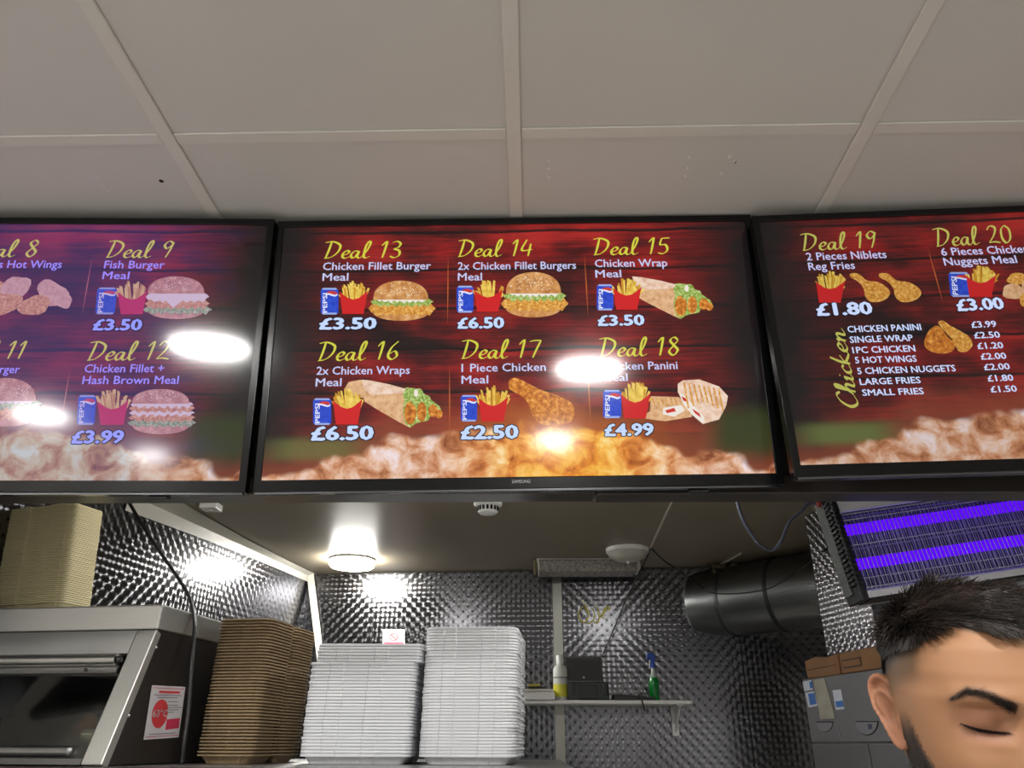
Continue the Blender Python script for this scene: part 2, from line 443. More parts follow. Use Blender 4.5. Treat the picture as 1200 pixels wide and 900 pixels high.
# smoke detector and junction box
p = atZ(572, 588, KCEIL)
t = empty('smoke_detector', (p.x, p.y, KCEIL - .0005))
MB().lathe([(.042, 0), (.042, -.01), (.036, -.014)], 28).build('base', m_white, t)
MB().lathe([(.03, -.0142), (.03, -.03), (.024, -.036), (.001, -.038)], 28).build('sensor_head', m_white, t)
mb = MB()
for k in range(16):
    a_ = k * PI / 8; mb.box((.0295, -.0035, -.029), (.0315, .0035, -.016), Matrix.Rotation(a_, 4, 'Z'))
mb.build('vent_slots', m_hole, t)
tag(t, 'white smoke detector just behind the bulkhead edge', 'smoke detector')
p = atZ(248, 590, KCEIL)
t = empty('sensor_box', (p.x, p.y, KCEIL - .0005))
bevel(MB().box((-.026, -.026, -.02), (.026, .026, 0)).build('case', m_white, t), .003, 2)
MB().lathe([(.006, -.022), (.006, -.02)], 12).build('push_button', m_whitetrim, t)
tag(t, 'small white ceiling fitting above the left steel wall', 'fitting')

# ============================================================ MENU SCREENS
SPEC_R = .10
def scr(name, colour_fn, strength=1.0):
    """ lit screen colour under a glossy panel surface """
    if name in MATS: return MATS[name]
    s = NT(name); c = colour_fn(s)
    p = s.n('BsdfPrincipled', i_Base_Color=(.006, .006, .007, 1), i_Roughness=SPEC_R)
    s.set(p.inputs['Emission Color'], c); p.inputs['Emission Strength'].default_value = strength
    s.finish(p); s.m.cycles.emission_sampling = 'NONE'
    MATS[name] = s.m; return s.m
def flat(name, rgb, k=1.0): return scr(name, lambda s: lin(rgb), k)
def noisy(name, stops, scale, k=1.0, stretch=(1, 1, 1), dist=0.0, detail=4):
    def fn(s):
        return s.ramp(s.noise(s.coord('Object', stretch), scale, detail, .6, dist), [(a_, lin(c_)) for a_, c_ in stops])
    return scr(name, fn, k)

def wood_backdrop(name, W, H, purple=0.0, warm=1.0, seed=0.0, dim=1.0, crest=0.0, green=.6):
    def fn(s):
        sp = s.n('SeparateXYZ'); s.set(sp.inputs[0], s.coord('Object'))
        x = s.math('ADD', s.math('DIVIDE', sp.outputs[0], W), .5)      # 0..1 from the left
        y = s.math('ADD', s.math('DIVIDE', sp.outputs[2], H), .5)      # 0..1 from the bottom
        def vec(ax, ay, az=0.0):
            c = s.n('CombineXYZ'); s.set(c.inputs[0], ax); s.set(c.inputs[1], ay); s.set(c.inputs[2], az); return c.outputs[0]
        X = s.math('MULTIPLY', x, 1.78)
        wob = s.math('MULTIPLY', s.noise(vec(X, y, seed), 2.5, 3), .035)
        yy = s.math('MULTIPLY', s.math('ADD', y, wob), 6.1)
        row = s.math('FLOOR', yy); fr = s.math('FRACT', yy)
        wn = s.n('TexWhiteNoise', noise_dimensions='1D'); s.set(wn.inputs['W'], s.math('ADD', row, seed))
        g1 = s.noise(vec(s.math('MULTIPLY', X, 1.8), s.math('MULTIPLY', y, 46), s.math('ADD', row, seed)), 2.2, 6, .65, .6)
        g2 = s.noise(vec(s.math('MULTIPLY', X, 2.5), s.math('MULTIPLY', y, 5), seed + 3), 1.4, 3)
        t_ = s.math('ADD', s.math('MULTIPLY', g1, .9), s.math('MULTIPLY', s.math('SUBTRACT', g2, .5), 1.5))
        t_ = s.math('ADD', t_, s.math('MULTIPLY', s.math('SUBTRACT', wn.outputs[0], .5), .22))
        wood = s.ramp(t_, [(.12, lin((26, 8, 10))), (.38, lin((78, 14, 16))), (.6, lin((128, 22, 22))), (.85, lin((168, 36, 32)))])
        gapw = s.math('ADD', .0, s.math('MULTIPLY', s.noise(vec(X, row, seed), 3, 3), .11))
        gap = s.math('LESS_THAN', fr, gapw)
        gap2 = s.math('SUBTRACT', 1.0, s.sstep(s.math('SUBTRACT', fr, gapw), -.01, .045))
        wood = s.mix(s.math('MULTIPLY', gap2, .92), wood, lin((16, 6, 8)))
        # corners of the artwork fall off to black
        dx = s.math('ABSOLUTE', s.math('SUBTRACT', x, .5))
        vig = s.sstep(s.math('ADD', dx, s.math('MULTIPLY', s.math('SUBTRACT', g2, .5), .25)), .50, .30)
        wood = s.mix(s.math('SUBTRACT', 1.0, vig), wood, lin((20, 14, 16)))
        # blurred fried chicken along the bottom
        n1 = s.noise(vec(X, y, seed + 7), 5.5, 2, .5)
        hump = s.math('MULTIPLY', s.math('COSINE', s.math('MULTIPLY', s.math('SUBTRACT', x, .52 + crest), 4.3)), .10)
        hgt = s.math('ADD', s.math('ADD', .085, hump), s.math('MULTIPLY', s.math('SUBTRACT', n1, .5), .22))
        d_ = s.math('SUBTRACT', hgt, y)
        body = s.sstep(d_, -.012, .02)
        n2 = s.noise(vec(X, y, seed + 1), 12, 5, .6, .5)
        n3 = s.noise(vec(X, y, seed + 2), 3.0, 2)
        chick_a = s.ramp(n2, [(.30, lin((120, 58, 30))), (.43, lin((196, 132, 92))), (.55, lin((226, 186, 160))), (.68, lin((238, 222, 226)))])
        chick_b = s.ramp(n2, [(.30, lin((150, 62, 8))), (.45, lin((222, 132, 30))), (.58, lin((244, 184, 70))), (.72, lin((252, 226, 150)))])
        mid = s.math('MULTIPLY', s.sstep(s.math('ABSOLUTE', s.math('SUBTRACT', x, .6)), .3, .05), warm)
        chick = s.mix(mid, chick_a, chick_b)
        soft = s.mix(mid, lin((134, 66, 44)), lin((178, 92, 26)))
        haze = s.sstep(d_, -.16, .0)
        wood = s.mix(s.math('MULTIPLY', haze, .8), wood, soft)
        gm = s.math('MULTIPLY', s.sstep(s.math('ABSOLUTE', s.math('SUBTRACT', x, .10)), .13, .04), s.sstep(s.math('ABSOLUTE', s.math('SUBTRACT', y, .11)), .06, .015))
        gm2 = s.math('MULTIPLY', s.sstep(s.math('ABSOLUTE', s.math('SUBTRACT', x, .95)), .10, .03), s.sstep(s.math('ABSOLUTE', s.math('SUBTRACT', y, .15)), .13, .04))
        wood = s.mix(s.math('MULTIPLY', gm, green), wood, lin((98, 112, 58)))
        wood = s.mix(s.math('MULTIPLY', gm2, .95), wood, lin((48, 58, 24)))
        c = s.mix(body, wood, chick)
        if purple:
            pm = s.sstep(s.math('ADD', x, s.math('MULTIPLY', s.math('SUBTRACT', g2, .5), .3)), .98, .72)
            c = s.mix(s.math('MULTIPLY', pm, purple), c, s.mix(1.0, s.mix(1.0, c, (.62, .8, .8, 1), blend='MULTIPLY'), lin((54, 38, 92)), blend='ADD'))
        if dim != 1.0: c = s.mix(1.0, c, (dim, dim, dim, 1), blend='MULTIPLY')
        return c
    return scr(name, fn)

class TV:
    def __init__(s, centre, tilt, yaw, roll, W, H, label, art, sub):
        s.W, s.H = W, H
        s.root = empty('menu_screen', (centre[0], centre[1], centre[2] + CZ))
        Rm = Matrix.Rotation(yaw, 3, 'Z') @ Matrix.Rotation(tilt, 3, 'X') @ Matrix.Rotation(roll, 3, 'Y')
        s.root.rotation_euler = Rm.to_euler()
        s.R = Rm; s.c = Vector(s.root.location); s.n = Rm @ Vector((0, -1, 0)); s.sub = sub
        tag(s.root, label, 'television')
        bz, bb = .0135, .022                     # side and bottom bezel
        x0, x1, z0, z1 = -W / 2, W / 2, -H / 2, H / 2
        m_bez = plain('bezel_gloss', (7, 8, 9), .2, var=.1, spec=.35)
        mb = MB(); out = [(x0, z0), (x1, z0), (x1, z1), (x0, z1)]; inn = [(x0 + bz, z0 + bb), (x1 - bz, z0 + bb), (x1 - bz, z1 - bz), (x0 + bz, z1 - bz)]
        vs = [(a_, -.0005, b_) for a_, b_ in out] + [(a_, -.0005, b_) for a_, b_ in inn] + [(a_, .022, b_) for a_, b_ in out] + [(a_, .004, b_) for a_, b_ in inn]
        fs = []
        for i in range(4):
            j = (i + 1) % 4
            fs += [(i, j, 4 + j, 4 + i), (4 + i, 4 + j, 12 + j, 12 + i), (j, i, 8 + i, 8 + j)]
        fs.append((8, 11, 10, 9))
        mb.add(vs, fs); bevel(mb.build('bezel', m_bez, s.root), .0015, 2, 60)
        MB().box((x0 + .004, -.003, z0 - .0035), (x1 - .004, .012, z0 - .0003)).build('lower_edge_strip', brushed('bezel_edge_chrome', (120, 122, 126), .2), s.root)
        bevel(MB().box((x0 + .05, .0225, z0 + .05), (x1 - .05, .048, z1 - .06)).build('back_shell', m_black, s.root), .006, 2)
        bevel(MB().box((.30, .003, z0 - .010), (.335, .018, z0 - .004)).build('receiver_window', m_black, s.root), .002, 1)
        s.sx0, s.sx1, s.sz0, s.sz1 = x0 + bz, x1 - bz, z0 + bb, z1 - bz
        s.sw, s.sh = s.sx1 - s.sx0, s.sz1 - s.sz0
        s.off = Vector(((s.sx0 + s.sx1) / 2, .0025, (s.sz0 + s.sz1) / 2))
        mb = MB().add([(-s.sw / 2, 0, -s.sh / 2), (s.sw / 2, 0, -s.sh / 2), (s.sw / 2, 0, s.sh / 2), (-s.sw / 2, 0, s.sh / 2),
                       (-s.sw / 2, .003, -s.sh / 2), (s.sw / 2, .003, -s.sh / 2), (s.sw / 2, .003, s.sh / 2), (-s.sw / 2, .003, s.sh / 2)],
                      [(0, 1, 2, 3), (5, 4, 7, 6), (0, 4, 5, 1), (1, 5, 6, 2), (2, 6, 7, 3), (3, 7, 4, 0)])
        s.screen = mb.build('display', art(s), s.root, s.off)
        s.screen.data.materials[0].cycles.emission_sampling = 'AUTO'
    def uv(s, px, py):
        """ photograph point -> x, z in the display's own plane """
        p = atP(px, py, s.c + s.R @ s.off, s.n); q = s.R.transposed() @ (p - s.c) - s.off
        return Vector((q.x, q.z))
    def inside(s, P):
        return abs(P[0]) < s.sw / 2 and abs(P[1]) < s.sh / 2
    def put(s, name, polys, mats, layer=1):
        """ polys: list of (points in display plane, material index, layer) -> one flat printed piece """
        mb = MB(); hw, hh = s.sw / 2 - .0005, s.sh / 2 - .0005
        for pts, mi, ly in polys:
            pts = [(min(hw, max(-hw, a_)), min(hh, max(-hh, b_))) for a_, b_ in pts]
            ar = sum(pts[i][0] * pts[(i + 1) % len(pts)][1] - pts[(i + 1) % len(pts)][0] * pts[i][1] for i in range(len(pts)))
            if abs(ar) < 1e-9: continue
            if ar < 0: pts = pts[::-1]
            mb.mi = mi; y = -.00022 * (layer + ly)
            mb.add([(a_, y, b_) for a_, b_ in pts], [tuple(range(len(pts)))])
        if mb.v: return mb.build(name, mats, s.screen)
    def frame(s, x0, y0, x1, y1):
        """ unit box -> display plane through the four pixel corners (u right, v up) """
        a_, b_, c_, d_ = s.uv(x0, y1), s.uv(x1, y1), s.uv(x1, y0), s.uv(x0, y0)
        return lambda u, v: tuple((a_ * (1 - u) + b_ * u) * (1 - v) + (d_ * (1 - u) + c_ * u) * v)
    def text(s, name, body, xl, yl, xr, yr, cap, mat, bold=.012, layer=3, sideways=False, outline=None, fit=True):
        P0, P1 = s.uv(xl, yl), s.uv(xr, yr)
        H_ = (s.uv(xl, yl - cap) - P0).length
        ax = (P1 - P0).normalized(); up = Vector((-ax.y, ax.x)); Wd = (P1 - P0).length
        for k, (bo, mt, ly) in enumerate(([(bold + outline[0], outline[1], layer)] if outline else []) + [(bold, mat, layer + 1)]):
            verts, faces = glyphs(body, bo)
            v0 = BB[body]
            mb = MB(); hw, hh = s.sw / 2 - .0005, s.sh / 2 - .0005
            out = []
            for x_, y_ in verts:
                q = P0 + ax * ((x_ - v0[0]) / (v0[1] - v0[0]) * Wd) + up * (y_ / .729 * H_)
                out.append((min(hw, max(-hw, q.x)), -.00022 * ly - 2e-6 * (len(out) * 8 // max(1, len(verts))), min(hh, max(-hh, q.y))))
            mb.add(out, faces).build(name, mt, s.screen)
    def brush(s, name, strokes, P0, ax, up, mat, layer=3, pen=.09, scale=1.0):
        mb = MB(); hw, hh = s.sw / 2 - .0005, s.sh / 2 - .0005
        for k, st in enumerate(strokes):
            pts = cr(st, 6) if len(st) > 2 else [np.array(st[0], float), (np.array(st[0], float) + st[1]) / 2, np.array(st[1], float)]
            n = len(pts); L = []; Rr = []
            nib = np.array([math.cos(.6), math.sin(.6)])
            for i, p in enumerate(pts):
                t_ = pts[min(i + 1, n - 1)] - pts[max(i - 1, 0)]; t_ = t_ / (np.linalg.norm(t_) + 1e-9); nn = np.array([-t_[1], t_[0]])
                wd = pen * (.35 + .75 * abs(nn @ nib)) * (.55 + .45 * math.sin(PI * min(1, .15 + i / (n - 1) * .75)))
                L.append(p + nn * wd * .5); Rr.append(p - nn * wd * .5)
            vs = []
            for p in L + Rr:
                x_ = p[0] + .07 * p[1]; q = P0 + ax * (x_ * scale) + up * (p[1] * scale)
                vs.append((min(hw, max(-hw, q.x)), -.00022 * (layer + .02 * k), min(hh, max(-hh, q.y))))
            mb.add(vs, [(i, n + i, n + i + 1, i + 1) for i in range(n - 1)])
        return mb.build(name, mat, s.screen)

_G = {}; BB = {}
def glyphs(body, bold):
    """ outline of a word as flat faces; weight is added with shifted copies """
    if body not in _G:
        c = bpy.data.curves.new('lettering', 'FONT'); c.body = body; c.resolution_u = 2; c.fill_mode = 'FRONT'
        o = bpy.data.objects.new('lettering', c); C.objects.link(o)
        dg = bpy.context.evaluated_depsgraph_get(); dg.update()
        me = bpy.data.meshes.new_from_object(o.evaluated_get(dg))
        v = [(q.co.x, q.co.y) for q in me.vertices]; f = [tuple(p.vertices) for p in me.polygons]
        bpy.data.objects.remove(o); bpy.data.curves.remove(c); bpy.data.meshes.remove(me)
        BB[body] = (min(p[0] for p in v), max(p[0] for p in v)); _G[body] = (v, f)
    v, f = _G[body]
    dirs = [(1, 0), (-1, 0), (0, .8), (0, -.8)] if bold < .05 else [(math.cos(k * PI / 4), math.sin(k * PI / 4)) for k in range(8)]
    V = []; Fc = []
    for dx, dy in dirs:
        o_ = len(V); V += [(a_ + dx * bold, b_ + dy * bold) for a_, b_ in v]; Fc += [tuple(i + o_ for i in q) for q in f]
    return V, Fc

S = {   # brush script letters: strokes in units of the capital height, then the advance
 'D': ([[(.14, 1.0), (.08, .5), (.0, .02)], [(-.1, .97), (.2, 1.02), (.5, .8), (.46, .4), (.22, .08), (-.06, .0)]], .62),
 'e': ([[(.04, .2), (.2, .24), (.29, .38), (.18, .46), (.05, .28), (.05, .08), (.17, .0), (.4, .14)]], .36),
 'a': ([[(.3, .42), (.14, .42), (.02, .2), (.08, .02), (.2, .08), (.32, .42), (.28, .1), (.36, .0), (.5, .12)]], .46),
 'l': ([[(.02, .12), (.18, .5), (.27, .9), (.2, 1.02), (.1, .7), (.07, .2), (.14, .0), (.32, .1)]], .3),
 'C': ([[(.46, .8), (.36, .98), (.14, .8), (.0, .35), (.14, .0), (.44, .16)]], .46),
 'h': ([[(-.04, .12), (.18, .6), (.24, .95), (.15, .9), (.05, .0)], [(.06, .2), (.2, .45), (.28, .35), (.24, .05), (.32, 0), (.44, .1)]], .42),
 'i': ([[(.0, .3), (.1, .42), (.05, .08), (.1, 0), (.22, .1)], [(.14, .62), (.17, .66)]], .22),
 'c': ([[(.3, .36), (.2, .44), (.05, .25), (.1, .02), (.34, .1)]], .33),
 'k': ([[(.2, .98), (.08, .5), (.03, 0)], [(.3, .48), (.08, .25), (.2, .1), (.36, .0), (.45, .08)]], .43),
 'n': ([[(.0, .34), (.08, .42), (.04, .0)], [(.05, .15), (.2, .42), (.28, .35), (.25, .05), (.32, 0), (.48, .12)]], .46),
 ' ': ([], .42),
 '0': ([[(.22, 1), (.05, .75), (.03, .25), (.17, 0), (.36, .25), (.38, .75), (.22, 1.0)]], .54),
 '1': ([[(.02, .74), (.2, 1.0), (.16, .45), (.1, 0)]], .42),
 '2': ([[(.0, .78), (.15, 1.), (.35, .88), (.26, .5), (.0, .05)], [(.0, .05), (.22, .09), (.46, .03)]], .54),
 '3': ([[(.02, .93), (.2, 1), (.34, .85), (.26, .62), (.12, .54), (.32, .42), (.34, .15), (.15, 0), (-.02, .1)]], .5),
 '4': ([[(.18, 1), (.0, .36), (.44, .4)], [(.36, .75), (.28, 0)]], .54),
 '5': ([[(.44, .98), (.12, .96)], [(.12, .96), (.06, .58), (.28, .56), (.36, .25), (.2, .02), (-.02, .06)]], .52),
 '6': ([[(.36, 1), (.12, .65), (.02, .2), (.18, 0), (.36, .2), (.26, .46), (.06, .3)]], .5),
 '7': ([[(.0, .9), (.2, .95), (.44, .95)], [(.44, .95), (.3, .5), (.16, 0)]], .5),
 '8': ([[(.36, .85), (.22, 1), (.07, .82), (.2, .56), (.36, .28), (.2, 0), (.03, .2), (.18, .5), (.38, .82)]], .52),
 '9': ([[(.36, .88), (.2, 1), (.04, .76), (.16, .55), (.34, .76), (.37, .9), (.3, .45), (.18, 0)]], .5)}
def script(tv, name, word, xl, yl, xr, yr, cap, mat, pen=.1):
    P0, P1 = tv.uv(xl, yl), tv.uv(xr, yr); Hc = (tv.uv(xl, yl - cap) - P0).length
    ax = (P1 - P0).normalized(); up = Vector((-ax.y, ax.x)); Wd = (P1 - P0).length
    adv = sum(S[c][1] for c in word)
    k = Wd / (adv + .12); st = []; x_ = .05
    for c in word:
        for q in S[c][0]: st.append([(a_ + x_, b_) for a_, b_ in q])
        x_ += S[c][1]
    # width and height are fitted separately
    mb_ax = ax * (k / Hc)
    return tv.brush(name, st, P0, mb_ax, up, mat, pen=pen, scale=Hc)

ell = lambda cx, cy, rx, ry, n=24, a0=0, a1=2 * PI: [(cx + rx * math.cos(a0 + (a1 - a0) * i / (n - 1 if a1 - a0 < 6.2 else n)), cy + ry * math.sin(a0 + (a1 - a0) * i / (n - 1 if a1 - a0 < 6.2 else n))) for i in range(n)]

def palette(tone):
    """ picture colours; tone 'centre', 'left' (violet cast) or 'right' (duller) """
    def T(c):
        if tone == 'left': return (int(c[0] * .70 + 30), int(c[1] * .64 + 28), int(min(255, c[2] * .5 + 92)))
        if tone == 'right': return tuple(int(v * .9) for v in c)
        return c
    n = tone
    P = {}
    P['bun'] = noisy('bun_' + n, [(.35, T((178, 112, 52))), (.6, T((216, 160, 98))), (.8, T((236, 204, 160)))], 60)
    P['seed'] = flat('seed_' + n, T((246, 232, 206)))
    P['lettuce'] = noisy('lettuce_' + n, [(.3, T((84, 120, 40))), (.5, T((150, 176, 78))), (.7, T((218, 226, 170)))], 200)
    P['patty'] = noisy('patty_' + n, [(.3, T((170, 96, 26))), (.5, T((214, 150, 58))), (.7, T((242, 204, 120)))], 180)
    P['brown'] = noisy('fried_' + n, [(.3, T((140, 66, 14))), (.5, T((200, 118, 34))), (.7, T((240, 176, 84)))], 120)
    P['cheese'] = flat('mayo_' + n, T((236, 226, 216)))
    P['red'] = flat('carton_red_' + n, T((202, 26, 30)))
    P['reddark'] = flat('carton_fold_' + n, T((150, 16, 20)))
    P['fry'] = noisy('fry_' + n, [(.3, T((206, 160, 40))), (.7, T((246, 220, 110)))], 90)
    P['fryd'] = flat('fry_shadow_' + n, T((196, 140, 34)))
    P['wrap'] = noisy('tortilla_' + n, [(.3, T((206, 160, 130))), (.5, T((230, 198, 174))), (.7, T((242, 220, 206)))], 70)
    P['wrapd'] = noisy('tortilla_under_' + n, [(.3, T((196, 140, 92))), (.6, T((226, 184, 140)))], 90)
    P['blue'] = noisy('can_blue_' + n, [(.3, T((24, 50, 176))), (.7, T((44, 84, 214)))], 120)
    P['canrim'] = flat('can_rim_' + n, T((150, 170, 226)))
    P['canwhite'] = flat('can_white_' + n, T((226, 230, 250)))
    P['tomato'] = flat('tomato_' + n, T((200, 50, 40)))
    P['line'] = flat('divider_' + n, T((188, 96, 40)))
    P['yellow'] = flat('script_yellow_' + n, {'centre': (206, 204, 66), 'left': (188, 178, 104), 'right': (178, 178, 84)}[tone])
    P['white'] = flat('menu_white_' + n, {'centre': (196, 200, 238), 'left': (152, 136, 246), 'right': (190, 192, 232)}[tone])
    P['price'] = flat('price_white_' + n, {'centre': (196, 216, 255), 'left': (146, 150, 252), 'right': (200, 214, 250)}[tone])
    P['navy'] = flat('price_outline_' + n, (16, 20, 44))
    return P

def can(tv, P, x0, y0, x1, y1, lean=0.0):
    f0 = tv.frame(x0, y0, x1, y1); f = lambda u, v: f0(u + lean * (v - .5), v)
    r = [(.12, 0), (.88, 0), (1, .07), (1, .92), (.86, 1), (.14, 1), (0, .92), (0, .07)]
    pl = [([f(*p) for p in r], 0, 0)]
    pl.append(([f(.05, .95), f(.14, 1), f(.86, 1), f(.95, .95), f(.86, .93), f(.14, .93)], 1, .3))
    pl.append(([f(.05, .05), f(.12, 0), f(.88, 0), f(.95, .05), f(.85, .07), f(.15, .07)], 1, .3))
    # round emblem with a wavy white band: red above, blue below
    c = [(.62 + .34 * math.cos(a_), .76 + .125 * math.sin(a_)) for a_ in [PI * i / 10 for i in range(11)]]
    pl.append(([f(*p) for p in c], 2, .4))
    c = [(.28, .76), (.45, .80), (.62, .77), (.8, .73), (.96, .77), (.93, .70), (.8, .67), (.62, .70), (.45, .74), (.3, .71)]
    pl.append(([f(*p) for p in c], 3, .5))
    o = tv.put('drink_can_picture', pl, [P['blue'], P['canrim'], P['tomato'], P['canwhite']], 2)
    # the word on the can, reading upward
    a_, b_ = Vector(f(.36, .08)), Vector(f(.36, .80)); ax = (b_ - a_).normalized(); up = Vector((-ax.y, ax.x)); L = (b_ - a_).length
    wH = (Vector(f(.36, .3)) - Vector(f(.10, .3))).length
    verts, faces = glyphs('PEPSI', .02); v0 = BB['PEPSI']
    vs = []
    for x_, y_ in verts:
        q = a_ + ax * ((x_ - v0[0]) / (v0[1] - v0[0]) * L) + up * (y_ / .729 * wH); vs.append((q.x, -.00022 * 3.2, q.y))
    if all(abs(v[0]) < tv.sw / 2 for v in vs): MB().add(vs, faces).build('can_lettering', P['canwhite'], tv.screen)
def fries(tv, P, x0, y0, x1, y1, seed=1):
    f = tv.frame(x0, y0, x1, y1); rnd = random.Random(seed); pl = []
    for k in range(34):
        u = .12 + .76 * rnd.random(); top = 1.0 - 1.5 * (u - .5) ** 2 * 1.3 - .22 * rnd.random(); lean = (u - .5) * .34 + rnd.uniform(-.07, .07); w_ = .034
        b0 = .42; pl.append(([f(u - w_, b0), f(u + w_, b0), f(u + w_ + lean, top), f(u - w_ + lean, top + .02)], 2 if k % 4 == 0 else 1, .02 * k + .05))
    body = [(.13, .0), (.83, .0), (.98, .70), (.86, .60), (.66, .47), (.48, .43), (.3, .48), (.14, .58), (.03, .66)]
    pl.append(([f(*p) for p in body], 0, 1.0))
    tv.put('fries_picture', pl, [P['red'], P['fry'], P['fryd']], 2)
def burger(tv, P, x0, y0, x1, y1, style='fillet', seed=2):
    f = tv.frame(x0, y0, x1, y1); rnd = random.Random(seed); pl = []
    pl.append(([f(*p) for p in ell(.48, .20, .40, .20, 20, PI, 2 * PI)] + [f(.88, .24), f(.08, .24)], 0, 0))
    if style == 'double': rows = [(.18, .32, 3, .48), (.30, .44, 2, .47), (.42, .52, 4, .46), (.5, .64, 2, .46), (.6, .7, 4, .44)]
    elif style == 'fish': rows = [(.14, .30, 3, .49), (.26, .46, 2, .46), (.42, .62, 4, .45)]
    else: rows = [(.16, .44, 2, .49), (.38, .56, 3, .46), (.48, .55, 4, .36)]
    for a_, b_, mi, hw in rows:
        n = 22; mid_ = (a_ + b_) / 2; tp = lambda i: min(1, (math.sin(PI * i / n) * 3.2)) ** .7
        top = [(.5 - hw + 2 * hw * i / n, mid_ + (b_ - mid_ + .03 * math.sin(i * 1.9 + a_ * 9) + .02 * rnd.random()) * tp(i)) for i in range(n + 1)]
        bot = [(.5 - hw + 2 * hw * i / n, mid_ - (mid_ - a_ + .035 * math.sin(i * 2.3) + .02 * rnd.random()) * tp(i)) for i in range(n + 1)][::-1]
        pl.append(([f(*p) for p in top + bot], mi, .1 + a_))
    if style == 'fish': pl.append(([f(.15, .6), f(.9, .6), f(.78, .5), f(.6, .46), f(.44, .26), (f(.3, .48))], 4, .8))
    b0 = rows[-1][1] - .03
    dome = [(.48 + .40 * math.cos(a_), b0 + (1 - b0) * math.sin(a_) ** .8) for a_ in [PI * i / 24 for i in range(25)]]
    pl.append(([f(*p) for p in dome], 0, 1.0))
    for k in range(70):
        a_ = rnd.uniform(.15, PI - .15); r = rnd.uniform(.25, .93); u = .48 + .38 * r * math.cos(a_); v = b0 + .04 + (1 - b0 - .05) * r * math.sin(a_) ** .8
        pl.append(([f(u - .009, v), f(u, v - .011), f(u + .009, v), f(u, v + .013)], 1, 1.2))
    tv.put('burger_picture', pl, [P['bun'], P['seed'], P['patty'], P['lettuce'], P['cheese']], 2)
def wrap(tv, P, x0, y0, x1, y1, two=False):
    f = tv.frame(x0, y0, x1, y1); pl = []
    if two: pl.append(([f(*p) for p in [(0, .82), (.04, .95), (.16, 1.0), (.24, .9), (.2, .62), (.05, .68)]], 1, 0))
    a_ = .17 if two else 0.0; g = lambda u, v: f(a_ + (1 - a_) * u, v)
    pl.append(([g(*p) for p in [(.03, .62), (.1, .9), (.5, .75), (.56, .6), (.54, .3), (.60, .02), (.5, .1), (.2, .38), (.04, .55)]], 1, .1))
    pl.append(([g(*p) for p in [(0, 1), (.12, .98), (.35, .9), (.56, .8), (.5, .72), (.3, .70), (.12, .68), (.04, .8)]], 0, .5))
    pl.append(([g(*p) for p in [(.5, .8), (.56, .84), (.66, .82), (.78, .7), (.88, .55), (.96, .45), (1, .3), (.93, .24), (.86, .3), (.82, .16), (.74, .14), (.66, .1), (.6, .02), (.54, .1), (.51, .35), (.53, .6)]], 2, .3))
    for c, r in (((.6, .32), (.075, .24)), ((.74, .34), (.06, .2)), ((.88, .36), (.06, .13)), ((.95, .3), (.045, .09))):
        pl.append(([g(*p) for p in ell(c[0], c[1], *r, 14)], 3, .6 + c[0] * .2))
    for c, r in (((.58, .68), (.07, .14)), ((.7, .72), (.06, .10)), ((.66, .56), (.05, .09)), ((.8, .6), (.05, .08))):
        pl.append(([g(*p) for p in ell(c[0], c[1], *r, 12)], 2, .9))
    pl.append(([g(*p) for p in ell(.67, .72, .025, .08, 10)], 4, 1.0))
    tv.put('wrap_picture', pl, [P['wrap'], P['wrapd'], P['lettuce'], P['brown'], P['cheese']], 2)
def drumstick(tv, P, x0, y0, x1, y1, mat='brown', shape=0):
    f = tv.frame(x0, y0, x1, y1)
    if shape == 0: o = [(.02, .96), (.12, 1.0), (.3, .88), (.5, .74), (.75, .62), (.96, .46), (1, .28), (.94, .06), (.7, .0), (.48, .02), (.36, .2), (.3, .45), (.18, .62), (.03, .74), (.0, .85)]
    else: o = [(.0, .96), (.1, 1.0), (.24, .95), (.42, .74), (.7, .68), (.92, .5), (1, .3), (.9, .1), (.7, 0), (.5, .02), (.38, .2), (.34, .46), (.2, .7), (.02, .84)]
    o = [tuple(p) for p in cr(o, 3, True)]
    tv.put('fried_chicken_picture', [([f(*p) for p in o], 0, 0)], [P[mat]], 2)
def blobs(tv, P, name, items, mat):
    pl = []
    for k, (cx, cy, rx, ry, rot) in enumerate(items):
        pts = []
        for i in range(18):
            a_ = 2 * PI * i / 18; r = 1 + .08 * math.sin(3 * a_ + k) + .05 * math.sin(5 * a_ + 2 * k)
            ex, ey = rx * r * math.cos(a_), ry * r * math.sin(a_)
            pts.append(tuple(tv.uv(cx + ex * math.cos(rot) - ey * math.sin(rot), cy + ex * math.sin(rot) + ey * math.cos(rot))))
        pl.append((pts, k % len(mat), .1 * k))
    tv.put(name, pl, mat, 2)
